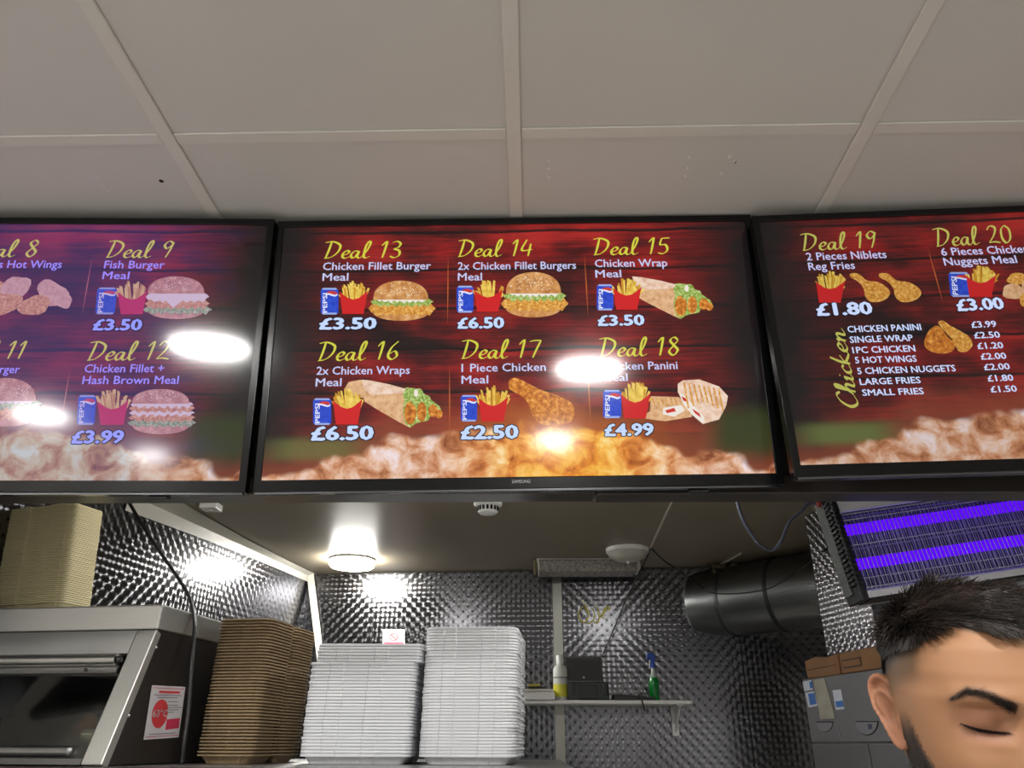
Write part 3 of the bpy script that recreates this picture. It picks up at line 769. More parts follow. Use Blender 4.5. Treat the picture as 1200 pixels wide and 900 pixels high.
def panini(tv, P, x0, y0, x1, y1):
    f = tv.frame(x0, y0, x1, y1); pl = []
    pl.append(([f(*p) for p in [(.0, .14), (.3, .06), (.6, .16), (.56, .42), (.45, .6), (.14, .62), (.13, .28)]], 1, 0))
    pl.append(([f(*p) for p in [(.28, .36), (.48, .42), (.52, .3), (.4, .16), (.27, .22)]], 2, .1))
    pl.append(([f(*p) for p in [(.3, .3), (.40, .36), (.42, .28), (.32, .24)]], 3, .2))
    pl.append(([f(*p) for p in [(.44, .9), (.5, .98), (.68, 1.0), (.9, .84), (1, .62), (.98, .4), (.9, .1), (.72, .0), (.6, .2), (.5, .45), (.44, .72)]], 0, .4))
    pl.append(([f(*p) for p in [(.45, .72), (.52, .62), (.64, .36), (.74, .14), (.72, .02), (.6, .2), (.5, .45)]], 2, .6))
    pl.append(([f(*p) for p in [(.48, .62), (.54, .56), (.56, .48), (.50, .52)]], 3, .7)); pl.append(([f(*p) for p in [(.6, .34), (.68, .24), (.7, .14), (.63, .24)]], 3, .7))
    for k in range(9):
        u = .5 + .055 * k; pl.append(([f(u, .93 - .02 * k), f(u + .018, .93 - .02 * k), f(u + .07, .2 + .3 * (1 - abs(k - 3) / 6)), f(u + .05, .2 + .3 * (1 - abs(k - 3) / 6))] if u < .93 else [f(.9, .5), f(.91, .5), f(.92, .4)], 4, .8))
    for k in range(6):
        u = .15 + .05 * k; pl.append(([f(u, .58), f(u + .014, .58), f(u + .04, .42), f(u + .026, .42)], 4, .8))
    tv.put('panini_picture', pl, [P['wrap'], P['wrapd'], P['cheese'], P['tomato'], P['patty']], 2)
def divider(tv, P, x0, y0, x1, y1):
    a_, b_ = tv.uv(x0, y0), tv.uv(x1, y1); m_ = (a_ + b_) / 2; wd = .0011
    tv.put('divider_line', [([tuple(a_), (m_.x - wd, m_.y), tuple(b_), (m_.x + wd, m_.y)], 0, 0)], [P['line']], 1)
def price(tv, P, t_, xl, yl, xr, yr, cap): tv.text('price_lettering', t_, xl, yl, xr, yr, cap, P['price'], .042, 5, outline=(.045, P['navy']))
def words(tv, P, t_, xl, yl, xr, yr, cap=9.2, b=.014): tv.text('menu_lettering', t_, xl, yl, xr, yr, cap, P['white'], b, 4)

# ---- centre screen
tvc = TV((-.0256, 1.2697, .6747), .1195, .0222, -.0168, .936, .5404, 'middle wall-mounted menu television showing Deal 13 to Deal 18', lambda t_: wood_backdrop('artwork_centre', t_.sw, t_.sh, seed=1.0), 'c')
P = palette('centre')
for wd, a_ in (('Deal 13', (380, 303, 474, 302, 19)), ('Deal 14', (537, 301, 628, 300, 19)), ('Deal 15', (696, 299, 788.5, 297.5, 19)),
               ('Deal 16', (373, 423, 471, 421, 21)), ('Deal 17', (541, 420.5, 636.5, 419, 21)), ('Deal 18', (703, 418, 801, 416, 21))):
    script(tvc, 'deal_heading', wd, *a_, P['yellow'])
words(tvc, P, 'Chicken Fillet Burger', 378.5, 316.7, 504.7, 315.8); words(tvc, P, 'Meal', 378, 329.3, 408, 329)
words(tvc, P, '2x Chicken Fillet Burgers', 536.7, 316.4, 675, 315.2); words(tvc, P, 'Meal', 536.7, 329, 564.7, 328.7)
words(tvc, P, 'Chicken Wrap', 697.3, 313.2, 782, 312.4); words(tvc, P, 'Meal', 698, 325.5, 728, 325)
words(tvc, P, '2x Chicken Wraps', 371, 439.3, 480, 438.3, 9.8); words(tvc, P, 'Meal', 370, 453, 400, 452.6, 9.8)
words(tvc, P, '1 Piece Chicken', 541, 436, 639.5, 434.6, 9.8); words(tvc, P, 'Meal', 541, 449.8, 572, 449.3, 9.8)
words(tvc, P, 'Chicken Panini', 705, 434, 794, 432.6, 9.6); words(tvc, P, 'Meal', 705.5, 447, 735.5, 446.6, 9.6)
price(tvc, P, '£3.50', 375, 386, 440, 385.4, 13.5); price(tvc, P, '£6.50', 537, 385, 590, 384.4, 13); price(tvc, P, '£3.50', 701.5, 381.8, 754.5, 381, 12.5)
price(tvc, P, '£6.50', 365.5, 516, 436.5, 515, 16.5); price(tvc, P, '£2.50', 541, 514.6, 606.5, 513.6, 16); price(tvc, P, '£4.99', 709.5, 511, 765.5, 510, 14.5)
can(tvc, P, 376, 337.5, 396.5, 368.7); can(tvc, P, 535.3, 335, 554.8, 366.5); can(tvc, P, 699.3, 333.3, 718.7, 363.8)
can(tvc, P, 367, 466.8, 388.2, 498); can(tvc, P, 540, 463, 559, 494); can(tvc, P, 706.7, 457, 728, 490)
fries(tvc, P, 397, 329, 432, 368, 1); fries(tvc, P, 554.5, 327, 590, 365.5, 2); fries(tvc, P, 717.5, 325, 752.5, 363, 3)
fries(tvc, P, 389, 455, 425.5, 497.5, 4); fries(tvc, P, 559.5, 452, 596.5, 494, 5); fries(tvc, P, 726.5, 447.5, 763, 490.5, 6)
burger(tvc, P, 431, 329, 511.5, 376); burger(tvc, P, 586.5, 319, 667, 372, seed=5)
wrap(tvc, P, 740.5, 324, 836, 375); wrap(tvc, P, 404, 445, 519, 502.5, True)
drumstick(tvc, P, 596, 443, 673, 498); panini(tvc, P, 748, 444.7, 853, 497)
for d_ in ((525.2, 297, 524.5, 381), (684.8, 297, 689.3, 373), (526.8, 426, 526.8, 514), (688.8, 434, 692.5, 504)): divider(tvc, P, *d_)
# maker's name on the lower bezel
verts, faces = glyphs('SAMSUNG', .012); v0 = BB['SAMSUNG']; mb = MB()
pc = tvc.R.transposed() @ (atP(600, 566.3, tvc.c, tvc.n) - tvc.c); pd = tvc.R.transposed() @ (atP(621.5, 565.7, tvc.c, tvc.n) - tvc.c); wl = pd.x - pc.x
mb.add([(pc.x + (a_ - v0[0]) / (v0[1] - v0[0]) * wl, -.0009, pc.z + b_ / .729 * .0062) for a_, b_ in verts], faces)
mb.build('maker_lettering', plain('logo_silver', (210, 212, 216), .4), tvc.root)

# ---- left screen
kL = .965
tvl = TV((-.9994 * kL, 1.271 * kL, .6818 * kL), .1142, .0395, -.0076, .97 * kL, .56 * kL, 'left wall-mounted menu television showing Deal 9 and Deal 12', lambda t_: wood_backdrop('artwork_left', t_.sw, t_.sh, purple=1.0, warm=.2, seed=1.0, dim=.82), 'l')
P = palette('left')
for wd, a_ in (('Deal 8', (-37, 301, 47, 301, 19)), ('Deal 9', (124.5, 302, 205, 302, 19)), ('Deal 11', (-58, 420.5, 33, 420.5, 20)), ('Deal 12', (102.5, 422.5, 202, 421.5, 21))):
    script(tvl, 'deal_heading', wd, *a_, P['yellow'])
words(tvl, P, '6 Pieces Hot Wings', -44, 314.3, 72, 314.3); words(tvl, P, 'Fish Burger', 122, 314.6, 192.5, 314.8); words(tvl, P, 'Meal', 120, 327.2, 151, 327.4)
words(tvl, P, 'Chicken Burger', -66, 437.5, 22.5, 437.5, 9.6); words(tvl, P, 'Chicken Fillet +', 99, 436.7, 192, 436.3, 9.8); words(tvl, P, 'Hash Brown Meal', 96.5, 450.2, 209, 450, 9.8)
price(tvl, P, '£3.50', 109.5, 387, 165, 387, 13); price(tvl, P, '£3.99', 84.5, 519.5, 143.5, 519, 15)
can(tvl, P, 113, 337, 136, 368.5, .12); can(tvl, P, 91, 463, 112, 498, .1)
fries(tvl, P, 137, 329, 173.5, 368.5, 7); fries(tvl, P, 113, 456, 151.5, 498, 8)
burger(tvl, P, 166.5, 324, 249.5, 374, 'fish'); burger(tvl, P, 148, 456, 232, 509, 'double', 4); burger(tvl, P, -34, 443, 53, 500, 'fillet', 6)
blobs(tvl, P, 'wings_picture', [(-6, 340, 18, 12, .4), (18, 338, 19, 13, -.5), (5, 356, 22, 12, -.2), (62, 344, 20, 14, .5), (40, 358, 20, 11, -.25), (74, 352, 11, 9, .3)], [P['patty'], P['wrapd']])
divider(tvl, P, 108, 302, 96, 371); divider(tvl, P, 82, 434, 73.5, 484)

# ---- right screen
kR = .93
tvr = TV((.952 * kR, 1.3148 * kR, .7254 * kR), .0469, -.0125, -.0216, .97 * kR, .56 * kR, 'right wall-mounted menu television showing Deal 19 and the chicken price list', lambda t_: wood_backdrop('artwork_right', t_.sw, t_.sh, warm=.1, seed=1.0, dim=.75, green=.9), 'r')
P = palette('right')
for wd, a_ in (('Deal 19', (940.7, 294, 1032.8, 290, 19)), ('Deal 20', (1097.7, 289, 1192, 284, 20))): script(tvr, 'deal_heading', wd, *a_, P['yellow'])
words(tvr, P, '2 Pieces Niblets', 945.6, 305.5, 1039, 302.5); words(tvr, P, 'Reg Fries', 948, 317, 1002, 315.2)
words(tvr, P, '6 Pieces Chicken', 1103.8, 300, 1206, 296); words(tvr, P, 'Nuggets Meal', 1107, 311.5, 1192, 308.3)
price(tvr, P, '£1.80', 958.5, 370, 1022, 368, 14.5); price(tvr, P, '£3.00', 1123, 364.5, 1176.5, 362, 13.5)
fries(tvr, P, 955, 318, 991, 355, 9); fries(tvr, P, 1131, 311, 1168, 348, 10)
can(tvr, P, 1112.5, 319, 1137, 348, -.12)
drumstick(tvr, P, 996, 320, 1043, 354, 'patty', 1); drumstick(tvr, P, 1030, 320, 1079.6, 354, 'patty', 1)
blobs(tvr, P, 'nuggets_picture', [(1192, 327, 12, 7, 0), (1188, 342, 14, 9, .1), (1204, 352, 10, 8, .2), (1206, 336, 9, 8, 0)], [P['patty'], P['wrapd']])
divider(tvr, P, 1086.4, 288, 1106, 358)
L7 = [('CHICKEN PANINI', 993.8, 389.8, 1079.6, 387), ('SINGLE WRAP', 996.5, 402, 1070, 399.6), ('1PC CHICKEN', 999.5, 414.3, 1072.7, 412), ('5 HOT WINGS', 1002.6, 426, 1074.3, 424),
      ('5 CHICKEN NUGGETS', 1005.3, 438.7, 1120, 435.2), ('LARGE FRIES', 1008, 451.3, 1079, 449), ('SMALL FRIES', 1011, 464, 1082.6, 462)]
for t_, a_, b_, c_, d_ in L7: tvr.text('menu_lettering', t_, a_, b_, c_, d_, 7.6, P['price'], .02, 4)
for t_, a_, b_, c_ in (('£3.99', 1139, 384.3, 1167.8), ('£2.50', 1142.3, 396.8, 1172), ('£1.20', 1146, 409.2, 1175.8), ('£2.00', 1150, 421.6, 1179.4), ('£2.00', 1153.8, 434, 1183.5), ('£1.80', 1158, 447.2, 1187.6), ('£1.50', 1161.5, 460, 1191.8)):
    tvr.text('menu_lettering', t_, a_, b_, c_, b_ - 1, 7.4, P['price'], .02, 4)
# "Chicken" running upward
P0, P1 = tvr.uv(1006, 478), tvr.uv(988, 383); ax = (P1 - P0).normalized(); up = Vector((-ax.y, ax.x)); Hc = (tvr.uv(1006, 478) - tvr.uv(983, 480)).length
adv = sum(S[c][1] for c in 'Chicken'); st = []; x_ = .02
for c in 'Chicken':
    for q_ in S[c][0]: st.append([(a_ + x_, b_) for a_, b_ in q_])
    x_ += S[c][1]
tvr.brush('list_heading', st, P0, ax * ((P1 - P0).length / (adv + .1) / Hc), up, P['yellow'], pen=.1, scale=Hc)
f = tvr.frame(1081.8, 376, 1139.5, 414.5)
tvr.put('fried_chicken_picture', [([f(*p) for p in [tuple(q_) for q_ in cr([(.02, .36), (.1, .66), (.24, .84), (.36, .78), (.5, .5), (.64, .3), (.6, .08), (.4, .0), (.2, .04), (.06, .16)], 3, True)]], 0, 0),
    ([f(*p) for p in [tuple(q_) for q_ in cr([(.3, .94), (.4, 1.0), (.54, .86), (.78, .66), (.94, .5), (1, .24), (.88, .06), (.74, .06), (.66, .2), (.58, .44), (.42, .7)], 3, True)]], 1, .5)], [P['brown'], P['patty']], 2)

# ============================================================ HOT CABINET, COUNTER, STACKS
m_st = brushed('cabinet_steel', (206, 206, 202), .46, (2, 60, 60))
m_st2 = brushed('cabinet_steel_post', (200, 200, 194), .44, (60, 60, 2))
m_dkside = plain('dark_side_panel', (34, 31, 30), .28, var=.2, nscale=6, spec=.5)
TOPZ = 1.6 - .0385
ct_root = empty('service_counter', (-.55, 1.75, 0))
m_ctop = brushed('counter_steel', (150, 150, 150), .3, (60, 2, 60))
def crel(o): return rel(o, ct_root)
def lwx(y): return LW_top[0].x + (y - LW_top[0].y) * LWu.x / LWu.y + .004
def cpoly(x1, y0, y1, z0, z1): return MB().prism([(lwx(y0), y0, z0), (x1, y0, z0), (x1, y1, z0), (lwx(y1), y1, z0)], (0, 0, z1 - z0))
bevel(crel(cpoly(.075, 1.50, 2.42, TOPZ - .03, TOPZ).build('worktop', m_ctop)), .002, 1)
crel(cpoly(.078, 1.44, 1.4995, TOPZ - .035, TOPZ + .0005).build('front_edge', plain('dark_red_edge', (44, 24, 24), .4)))
crel(cpoly(.06, 1.52, 2.4, 0, TOPZ - .031).build('body', m_st))
tag(ct_root, 'steel service counter with a dark red edge under the hot cabinet and box stacks', 'counter')

hc = empty('hot_cabinet', (-.757, 1.6, TOPZ), math.radians(-8))
TH = 1.858 - TOPZ      # height of the top
W_ = .44; D_ = .56
bevel(MB().box((-W_, 0, TH - .049), (0, D_, TH)).build('top_cover', m_st, hc), .003, 2)
def sl(t): return (-.088 * t, TH - .05 - (TH - .052) * t)        # y, z of the sloping front
y1, z1 = sl(1)
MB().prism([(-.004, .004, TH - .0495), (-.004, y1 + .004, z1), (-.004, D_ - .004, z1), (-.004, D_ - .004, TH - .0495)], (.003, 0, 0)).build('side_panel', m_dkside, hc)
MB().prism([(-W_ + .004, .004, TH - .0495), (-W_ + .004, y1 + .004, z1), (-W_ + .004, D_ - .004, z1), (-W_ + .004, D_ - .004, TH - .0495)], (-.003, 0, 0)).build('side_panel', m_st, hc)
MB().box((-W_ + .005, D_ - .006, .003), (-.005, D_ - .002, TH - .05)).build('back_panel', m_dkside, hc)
def slab(name, xa, xb, t0, t1, th, mat, out=0.0):
    a, b = sl(t0), sl(t1); d = Vector((0, b[0] - a[0], b[1] - a[1])).normalized(); nn = Vector((0, d.z, -d.y))
    if nn.y > 0: nn = -nn
    q = [Vector((xa, a[0], a[1])) + nn * out, Vector((xb, a[0], a[1])) + nn * out, Vector((xb, b[0], b[1])) + nn * out, Vector((xa, b[0], b[1])) + nn * out]
    return MB().prism(q, -nn * th).build(name, mat, hc)
bevel(slab('front_post', -.0425, 0, .003, .998, .02, m_st2, .002), .002, 2)
slab('front_post', -W_, -W_ + .04, .003, .998, .02, m_st2, .002)
slab('header_panel', -W_ + .041, -.044, .003, .19, .012, m_st, 0)
slab('glass_rail', -W_ + .041, -.05, .29, .345, .008, m_alu, .003)
def glassm():
    s = NT('cabinet_glass')
    f_ = s.n('Fresnel'); f_.inputs[0].default_value = 1.5
    g = s.n('BsdfGlossy', i_Roughness=.06); tr = s.n('BsdfTransparent'); tr.inputs[0].default_value = (.62, .64, .62, 1)
    sm = s.noise(s.coord('Object', (3, 1, 20)), 8, 4)
    ms = s.n('MixShader'); s.set(ms.inputs[0], s.math('ADD', s.math('MULTIPLY', f_.outputs[0], 1.4), s.math('MULTIPLY', sm, .08)))
    s.set(ms.inputs[1], tr); s.set(ms.inputs[2], g); return s.finish(ms)
m_glass = glassm()
slab('glass_front', -W_ + .041, -.0435, .35, .955, .004, m_glass, -.004)
slab('bottom_rail', -W_ + .041, -.0435, .957, .998, .012, m_ctop, .001)
a = sl(.245)
MB().tube([(-W_ + .045, a[0] - .012, a[1]), (-.052, a[0] - .012, a[1])], .0105, 16).build('roller_handle', m_alu, hc)
MB().lathe([(.007, 0), (.007, .006), (.004, .008)], 6, Matrix.Translation((-.05, a[0] - .012, a[1])) @ Matrix.Rotation(PI / 2, 4, 'Y')).build('bolt', m_black, hc)
a = sl(.32)
MB().lathe([(.0035, 0), (.0035, .002)], 10, Matrix.Translation((-.115, a[0] - .0052, a[1])) @ Matrix.Rotation(PI / 2, 4, 'X')).build('screw', m_black, hc)
MB().tube([(-.075, sl(.8)[0] + .02, sl(.8)[1]), (-.052, sl(.8)[0] + .02, sl(.8)[1])], .011, 14).build('knob', plain('cream_plastic', (214, 206, 180), .4), hc)
for t in (.14, .66):
    a = sl(t); MB().lathe([(.0028, 0), (.0028, .0015), (.001, .003)], 10, Matrix.Translation((-.0008, a[0] + .02, a[1])) @ Matrix.Rotation(PI / 2, 4, 'Y')).build('screw', m_alu, hc)
MB().box((-W_ + .02, -.03, .045), (-.012, .3, .049)).build('inner_shelf', m_ctop, hc)
bevel(MB().box((-W_ + .03, -.085, .014), (-.07, .1, .034)).build('food_tray', m_ctop, hc), .008, 3)
MB().box((-W_ + .02, .22, .06), (-.02, .24, .2)).build('inner_baffle', plain('baffle_dark', (40, 40, 40), .4), hc)
tag(hc, 'stainless hot food cabinet with a sloping glass front and a dark side', 'hot cabinet')
# pieces of chicken left in the cabinet
pcx = MB(); pcx.smooth = True
def lump(mb, c, r, seed, n=14, m=9):
    vs = []
    for i in range(m + 1):
        ph = PI * i / m
        for k in range(n):
            a = 2 * PI * k / n; v = Vector((math.sin(ph) * math.cos(a), math.sin(ph) * math.sin(a), math.cos(ph)))
            q = 1 + .22 * noise.noise(v * 2.3 + Vector((seed, 0, 0))); vs.append(Vector(c) + Vector((v.x * r[0] * q, v.y * r[1] * q, v.z * r[2] * q)))
    mb.add(vs, [(i * n + k, i * n + (k + 1) % n, (i + 1) * n + (k + 1) % n, (i + 1) * n + k) for i in range(m) for k in range(n)]); return mb
o = lump(pcx, (0, 0, .024), (.035, .026, .024), 3).build('fried_chicken_piece', plain('fried_crust', (196, 120, 40), .7, var=.4, nscale=60, bump=.6))
o.matrix_world = hc.matrix_basis @ Matrix.Translation((-.185, .08, .0485)); o.location = (Matrix.Translation(hc.location) @ Matrix.Rotation(math.radians(-8), 4, 'Z') @ Vector((-.185, .08, .0485)))
tag(o, 'golden piece of fried chicken behind the glass of the hot cabinet', 'food')

# temperature notice on the dark side of the cabinet
SDn = Matrix.Rotation(math.radians(-8), 3, 'Z') @ Vector((1, 0, 0))
p_side = Vector((-.757, 1.6, 1.7)) + SDn * .0005
q4 = [atP(x_, y_, p_side, SDn) for x_, y_ in ((168, 867), (209, 864), (217, 805), (178, 803))]
nt = empty('temperature_notice', q4[0])
m_paper = plain('paper_white', (190, 186, 188), .6, var=.03); m_pred = plain('print_red', (196, 50, 56), .6, var=.05); m_ptxt = plain('print_grey', (120, 112, 122), .6, var=.05); m_ppk = plain('print_crimson', (176, 38, 70), .6)
def nq(u, v, d): 
    p = (q4[0] * (1 - u) + q4[1] * u) * (1 - v) + (q4[3] * (1 - u) + q4[2] * u) * v
    return p + SDn * d - q4[0]
MB().prism([nq(0, 0, .0002), nq(1, 0, .0002), nq(1, 1, .0002), nq(0, 1, .0002)], SDn * .0006).build('paper_sheet', m_paper, nt)
def npoly(name, pts, mat, d=.0010): return MB().add([nq(a, b, d) for a, b in pts], [tuple(range(len(pts)))]).build(name, mat, nt)
npoly('red_disc', ell(.34, .47, .23, .27, 28), m_pred)
npoly('red_panel', [(.56, .16), (.96, .18), (.96, .38), (.56, .36)], m_ppk)
for v_ in (.955, .045): npoly('border_line', [(.03, v_ - .006), (.97, v_ - .006), (.97, v_ + .006), (.03, v_ + .006)], m_ppk)
npoly('heading_print', [(.22, .86), (.84, .86), (.84, .905), (.22, .905)], m_pred)
for k, (a, b, v_) in enumerate(((.1, .9, .82), (.2, .8, .775), (.52, .84, .70), (.5, .86, .63), (.5, .97, .585), (.5, .88, .54), (.5, .74, .495), (.12, .88, .09))):
    npoly('small_print', [(a, v_ - .009), (b, v_ - .009), (b, v_ + .009), (a, v_ + .009)], m_ptxt)
verts, faces = glyphs('63°C', .02); v0 = BB['63°C']
MB().add([nq(.13 + (a - v0[0]) / (v0[1] - v0[0]) * .43, .41 + b / .729 * .14, .0013) for a, b in verts], faces).build('notice_lettering', m_paper, nt)
tag(nt, 'white and red 63°C notice stuck on the dark side of the hot cabinet', 'notice')

# --- nested open takeaway boxes
def tray_mesh(name, w_, d_, mat, r=.022, rim=.008, thick=.0016, deep=.014, tabs=((.2, .34), (.62, .74)), tabh=.0022, n=5):
    """ one half of an open box: a flat rim with lock tabs and sloping sides """
    def ring(off, tab):
        pts = []
        hw, hd = w_ / 2 - off, d_ / 2 - off; rr = max(.004, r - off * .6)
        for cx, cy, a0 in ((hw - rr, -hd + rr, -PI / 2), (hw - rr, hd - rr, 0), (-hw + rr, hd - rr, PI / 2), (-hw + rr, -hd + rr, PI)):
            for k in range(n): a = a0 + PI / 2 * k / (n - 1); pts.append((cx + rr * math.cos(a), cy + rr * math.sin(a)))
        # points along the front edge for the tabs
        for t0, t1 in tabs:
            for u, k in ((t0 - .012, 0), (t0, 1), (t1, 1), (t1 + .012, 0)): pts.append((-hw + 2 * hw * u, -hd - (tabh if k and tab else 0)))
        return pts
    R = [(ring(rim, 1), 0.0), (ring(.0005, 1), 0.0), (ring(0, 1), thick * .5), (ring(.0005, 1), thick), (ring(rim, 1), thick), ]
    low = [(ring(rim + .0015, 1), 0.0), (ring(rim + .011, 1), -deep)]
    mb = MB(); m = len(R[0][0])
    order = [low[1], low[0]] + R
    vs = [(x, y, z) for pts, z in order for x, y in pts]
    fs = [(i * m + k, i * m + (k + 1) % m, (i + 1) * m + (k + 1) % m, (i + 1) * m + k) for i in range(len(order) - 1) for k in range(m)]
    fs.append(tuple(range(m))[::-1])
    mb.add(vs, fs); return mb.mesh(name, mat)
def box_proto(name, w_, d_, mat, lab, cat, loc, rz, **kw):
    t = empty(name, loc, rz)
    fm = tray_mesh('tray', w_, d_, mat, **kw); kw2 = dict(kw); kw2['tabs'] = ()
    lm = tray_mesh('lid', w_ * .97, d_ * .93, mat, **kw2)
    a = bpy.data.objects.new('tray', fm); C.objects.link(a); a.parent = t
    b = bpy.data.objects.new('lid', lm); C.objects.link(b); b.parent = t; b.location = (w_ * .012, d_ * .985, 0)
    return tag(t, lab, cat)
ORD = ['topmost', 'second', 'third', 'fourth', 'fifth', 'sixth', 'seventh', 'eighth', 'ninth', 'tenth']
def stack_label(labs, from_top, from_bottom):
    kind, place = labs
    if from_top == 0: return 'topmost ' + kind + ' ' + place
    if from_top < 10: return ORD[from_top] + ' ' + kind + ' from the top ' + place
    if from_bottom == 0: return 'lowest ' + kind + ' ' + place
    return kind + ' in the middle ' + place
def stack(proto, n, pitch, base, lean, rz, jit, group, labs, shift=None, seed=1, wob=.0):
    rnd = random.Random(seed)
    for k in range(n):
        if k == 0: o = proto
        else:
            o = proto.copy(); C.objects.link(o)
            for ch in proto.children:
                c = ch.copy(); C.objects.link(c); c.parent = o
        sx, sy = (shift(k) if shift else (0, 0))
        o.location = (base[0] + lean[0] * k + rnd.uniform(-jit, jit) + sx, base[1] + lean[1] * k + rnd.uniform(-jit, jit) + sy, base[2] + pitch * k)
        o.rotation_euler = (rnd.uniform(-wob, wob), rnd.uniform(-wob, wob), rz + rnd.uniform(-.006, .006))
        o['group'] = group; o['label'] = stack_label(labs, n - 1 - k, k)
m_card = plain('brown_card', (150, 128, 96), .75, var=.18, nscale=30, bump=.1)
m_cream = plain('cream_card', (204, 194, 156), .7, var=.12, nscale=14)
m_foam = plain('white_foam', (226, 228, 232), .55, var=.03, nscale=10, bump=.05, bscale=300)
# brown boxes
wB, dB = .128, .135
pB = box_proto('brown_takeaway_box', wB, dB, m_card, 'x', 'takeaway box', (0, 0, 0), 0, r=.022, rim=.007, thick=.0034, deep=.014, tabs=((.34, .5), (.78, .86)), tabh=.0015)
zt = 1.6 + .247; nB = 43; pitchB = (zt - (TOPZ + .0145)) / (nB - 1)
stack(pB, nB, pitchB, (-.634, 1.815, TOPZ + .0145), (.00018, 0), -.13, .0012, 'brown card boxes stacked beside the hot cabinet',
      ('brown card box', 'of the stack beside the hot cabinet'), seed=3)
# white foam stacks
wF, dF = .232, .17
pF = box_proto('foam_takeaway_box', wF, dF, m_foam, 'x', 'takeaway box', (0, 0, 0), 0, r=.02, rim=.008, thick=.0054, deep=.014, tabs=((.2, .32), (.56, .68)), tabh=.002)
n1 = 35; z1 = 1.6 + .193; pf1 = (z1 - (TOPZ + .0145)) / (n1 - 1)
stack(pF, n1, pf1, (-.372, 1.838, TOPZ + .0145), (.00018, 0), 0.02, .0012, 'white foam boxes in the shorter stack',
      ('white foam box', 'of the shorter foam stack'),
      shift=lambda k: (.010, 0) if k > n1 - 7 else (0, 0), seed=5)
pG = box_proto('foam_takeaway_box', .206, .16, m_foam, 'x', 'takeaway box', (0, 0, 0), 0, r=.03, rim=.008, thick=.0054, deep=.014, tabs=((.22, .34), (.62, .76)), tabh=.002)
n2 = 42; z2 = 1.6 + .228; pf2 = (z2 - (TOPZ + .0145)) / (n2 - 1)
stack(pG, n2, pf2, (-.134, 1.832, TOPZ + .0145), (.00010, 0), -.05, .0012, 'white foam boxes in the taller stack',
      ('white foam box', 'of the taller foam stack'), seed=8)
# cream boxes on the cabinet
pC = empty('cream_takeaway_box')
_c = bpy.data.objects.new('tray', tray_mesh('tray', .20, .085, m_cream, r=.012, rim=.009, thick=.0027, deep=.014, tabs=((.30, .36), (.66, .92)), tabh=.004)); C.objects.link(_c); _c.parent = pC
tag(pC, 'x', 'takeaway box')
nC = 50; zc1 = 1.6 + .487; pc_ = (zc1 - (1.858 + .0145)) / (nC - 1)
stack(pC, nC, pc_, (-1.085, 1.725, 1.858 + .0145), (-.00045, 0), math.radians(-17), .0006, 'cream card boxes on top of the hot cabinet',
      ('cream card box', 'of the stack on the hot cabinet'), seed=11)

# ============================================================ CABLES
def cable(name, pts, r, label, mat=m_rubber, n=8, cat='cable'):
    mb = MB(); mb.tube([tuple(p) for p in cr([tuple(p) for p in pts], 8)], r, n); return tag(mb.build(name, mat), label, cat)
cable('power_cable', [atY(140, 566, 1.9), atY(152, 590, 1.9), atY(175, 628, 1.88), atY(205, 672, 1.85), atY(222, 700, 1.75), atY(228, 730, 1.70), atY(225, 770, 1.68), atY(221, 830, 1.67), atY(216, 868, 1.66), atY(213, 894, 1.66)],
      .0042, 'black power cable running down past the left steel wall onto the cabinet side')
cable('light_cord', [Vector((.432, 2.80, KCEIL - .002)), atY(757, 655, 2.92), atY(735, 700, 3.05), atY(716, 745, 3.08), atY(706, 768, 3.09)], .0028, 'thin black cord from the kitchen ceiling down to the small black screen')
cable('ceiling_wire', [Vector((.436, 2.802, KCEIL - .002)), atY(778, 657, 2.95), atY(795, 668, 3.0), atY(830, 694, 3.06)], .0028, 'thin black wire from the kitchen ceiling towards the duct')
m_greycab = plain('grey_cable', (62, 66, 80), .35)

# ============================================================ WALL SHELF AND WHAT STANDS ON IT
YS = 3.02
sz = atY(700, 820.5, YS - .05).z
sh = empty('wall_shelf', (.2, YS + .05, sz - .012))
xa, xb = atY(600, 818, YS).x, atY(808, 815, YS).x
bevel(rel(MB().box((xa, YS - .05, sz - .012), (xb, backY(.6) - .006, sz)).build('board', m_white), sh), .002, 1)
bx0, bx1 = atY(791, 822, YS).x, atY(799, 822, YS).x; zl = atY(795, 862, YS).z
bk = MB().box((bx0, YS + .105, zl), (bx1, YS + .109, sz - .0125)).box((bx0, YS - .03, sz - .0165), (bx1, YS + .105, sz - .0125))
bk.prism([((bx0 + bx1) / 2 - .002, YS + .105, zl + .01), ((bx0 + bx1) / 2 - .002, YS - .03, sz - .0166), ((bx0 + bx1) / 2 - .002, YS + .105, sz - .0166)], (.004, 0, 0))
rel(bk.build('bracket', m_white), sh)
tag(sh, 'narrow white shelf with one bracket on the back steel wall', 'shelf')
def X(px, y=YS): return atY(px, 815, y).x
def Zt(py, px=720, y=YS): return atY(px, py, y).z
# white switch box at the left end, yellow and black tool on it
zb = sz + .0005
t = empty('trunking_box', (X(632), YS - .03, sz))
bevel(MB().box((-.055, -.035, .0005), (.055, .05, .026)).build('lid_part', m_white, t), .002, 1)
MB().box((-.057, -.036, .027), (.05, .045, .036)).build('cover', m_whitetrim, t)
tag(t, 'white plastic box at the left end of the wall shelf', 'box')
t = empty('stapler', (X(629), YS - .03, sz + .0365))
bevel(MB().box((-.03, -.012, 0), (.032, .012, .008)).build('base', m_black, t), .002, 1)
bevel(MB().box((-.03, -.010, .0085), (.014, .010, .018)).build('grip', plain('olive_yellow', (150, 140, 50), .5), t), .003, 2)
tag(t, 'small yellow and black hand tool on the white box', 'tool')
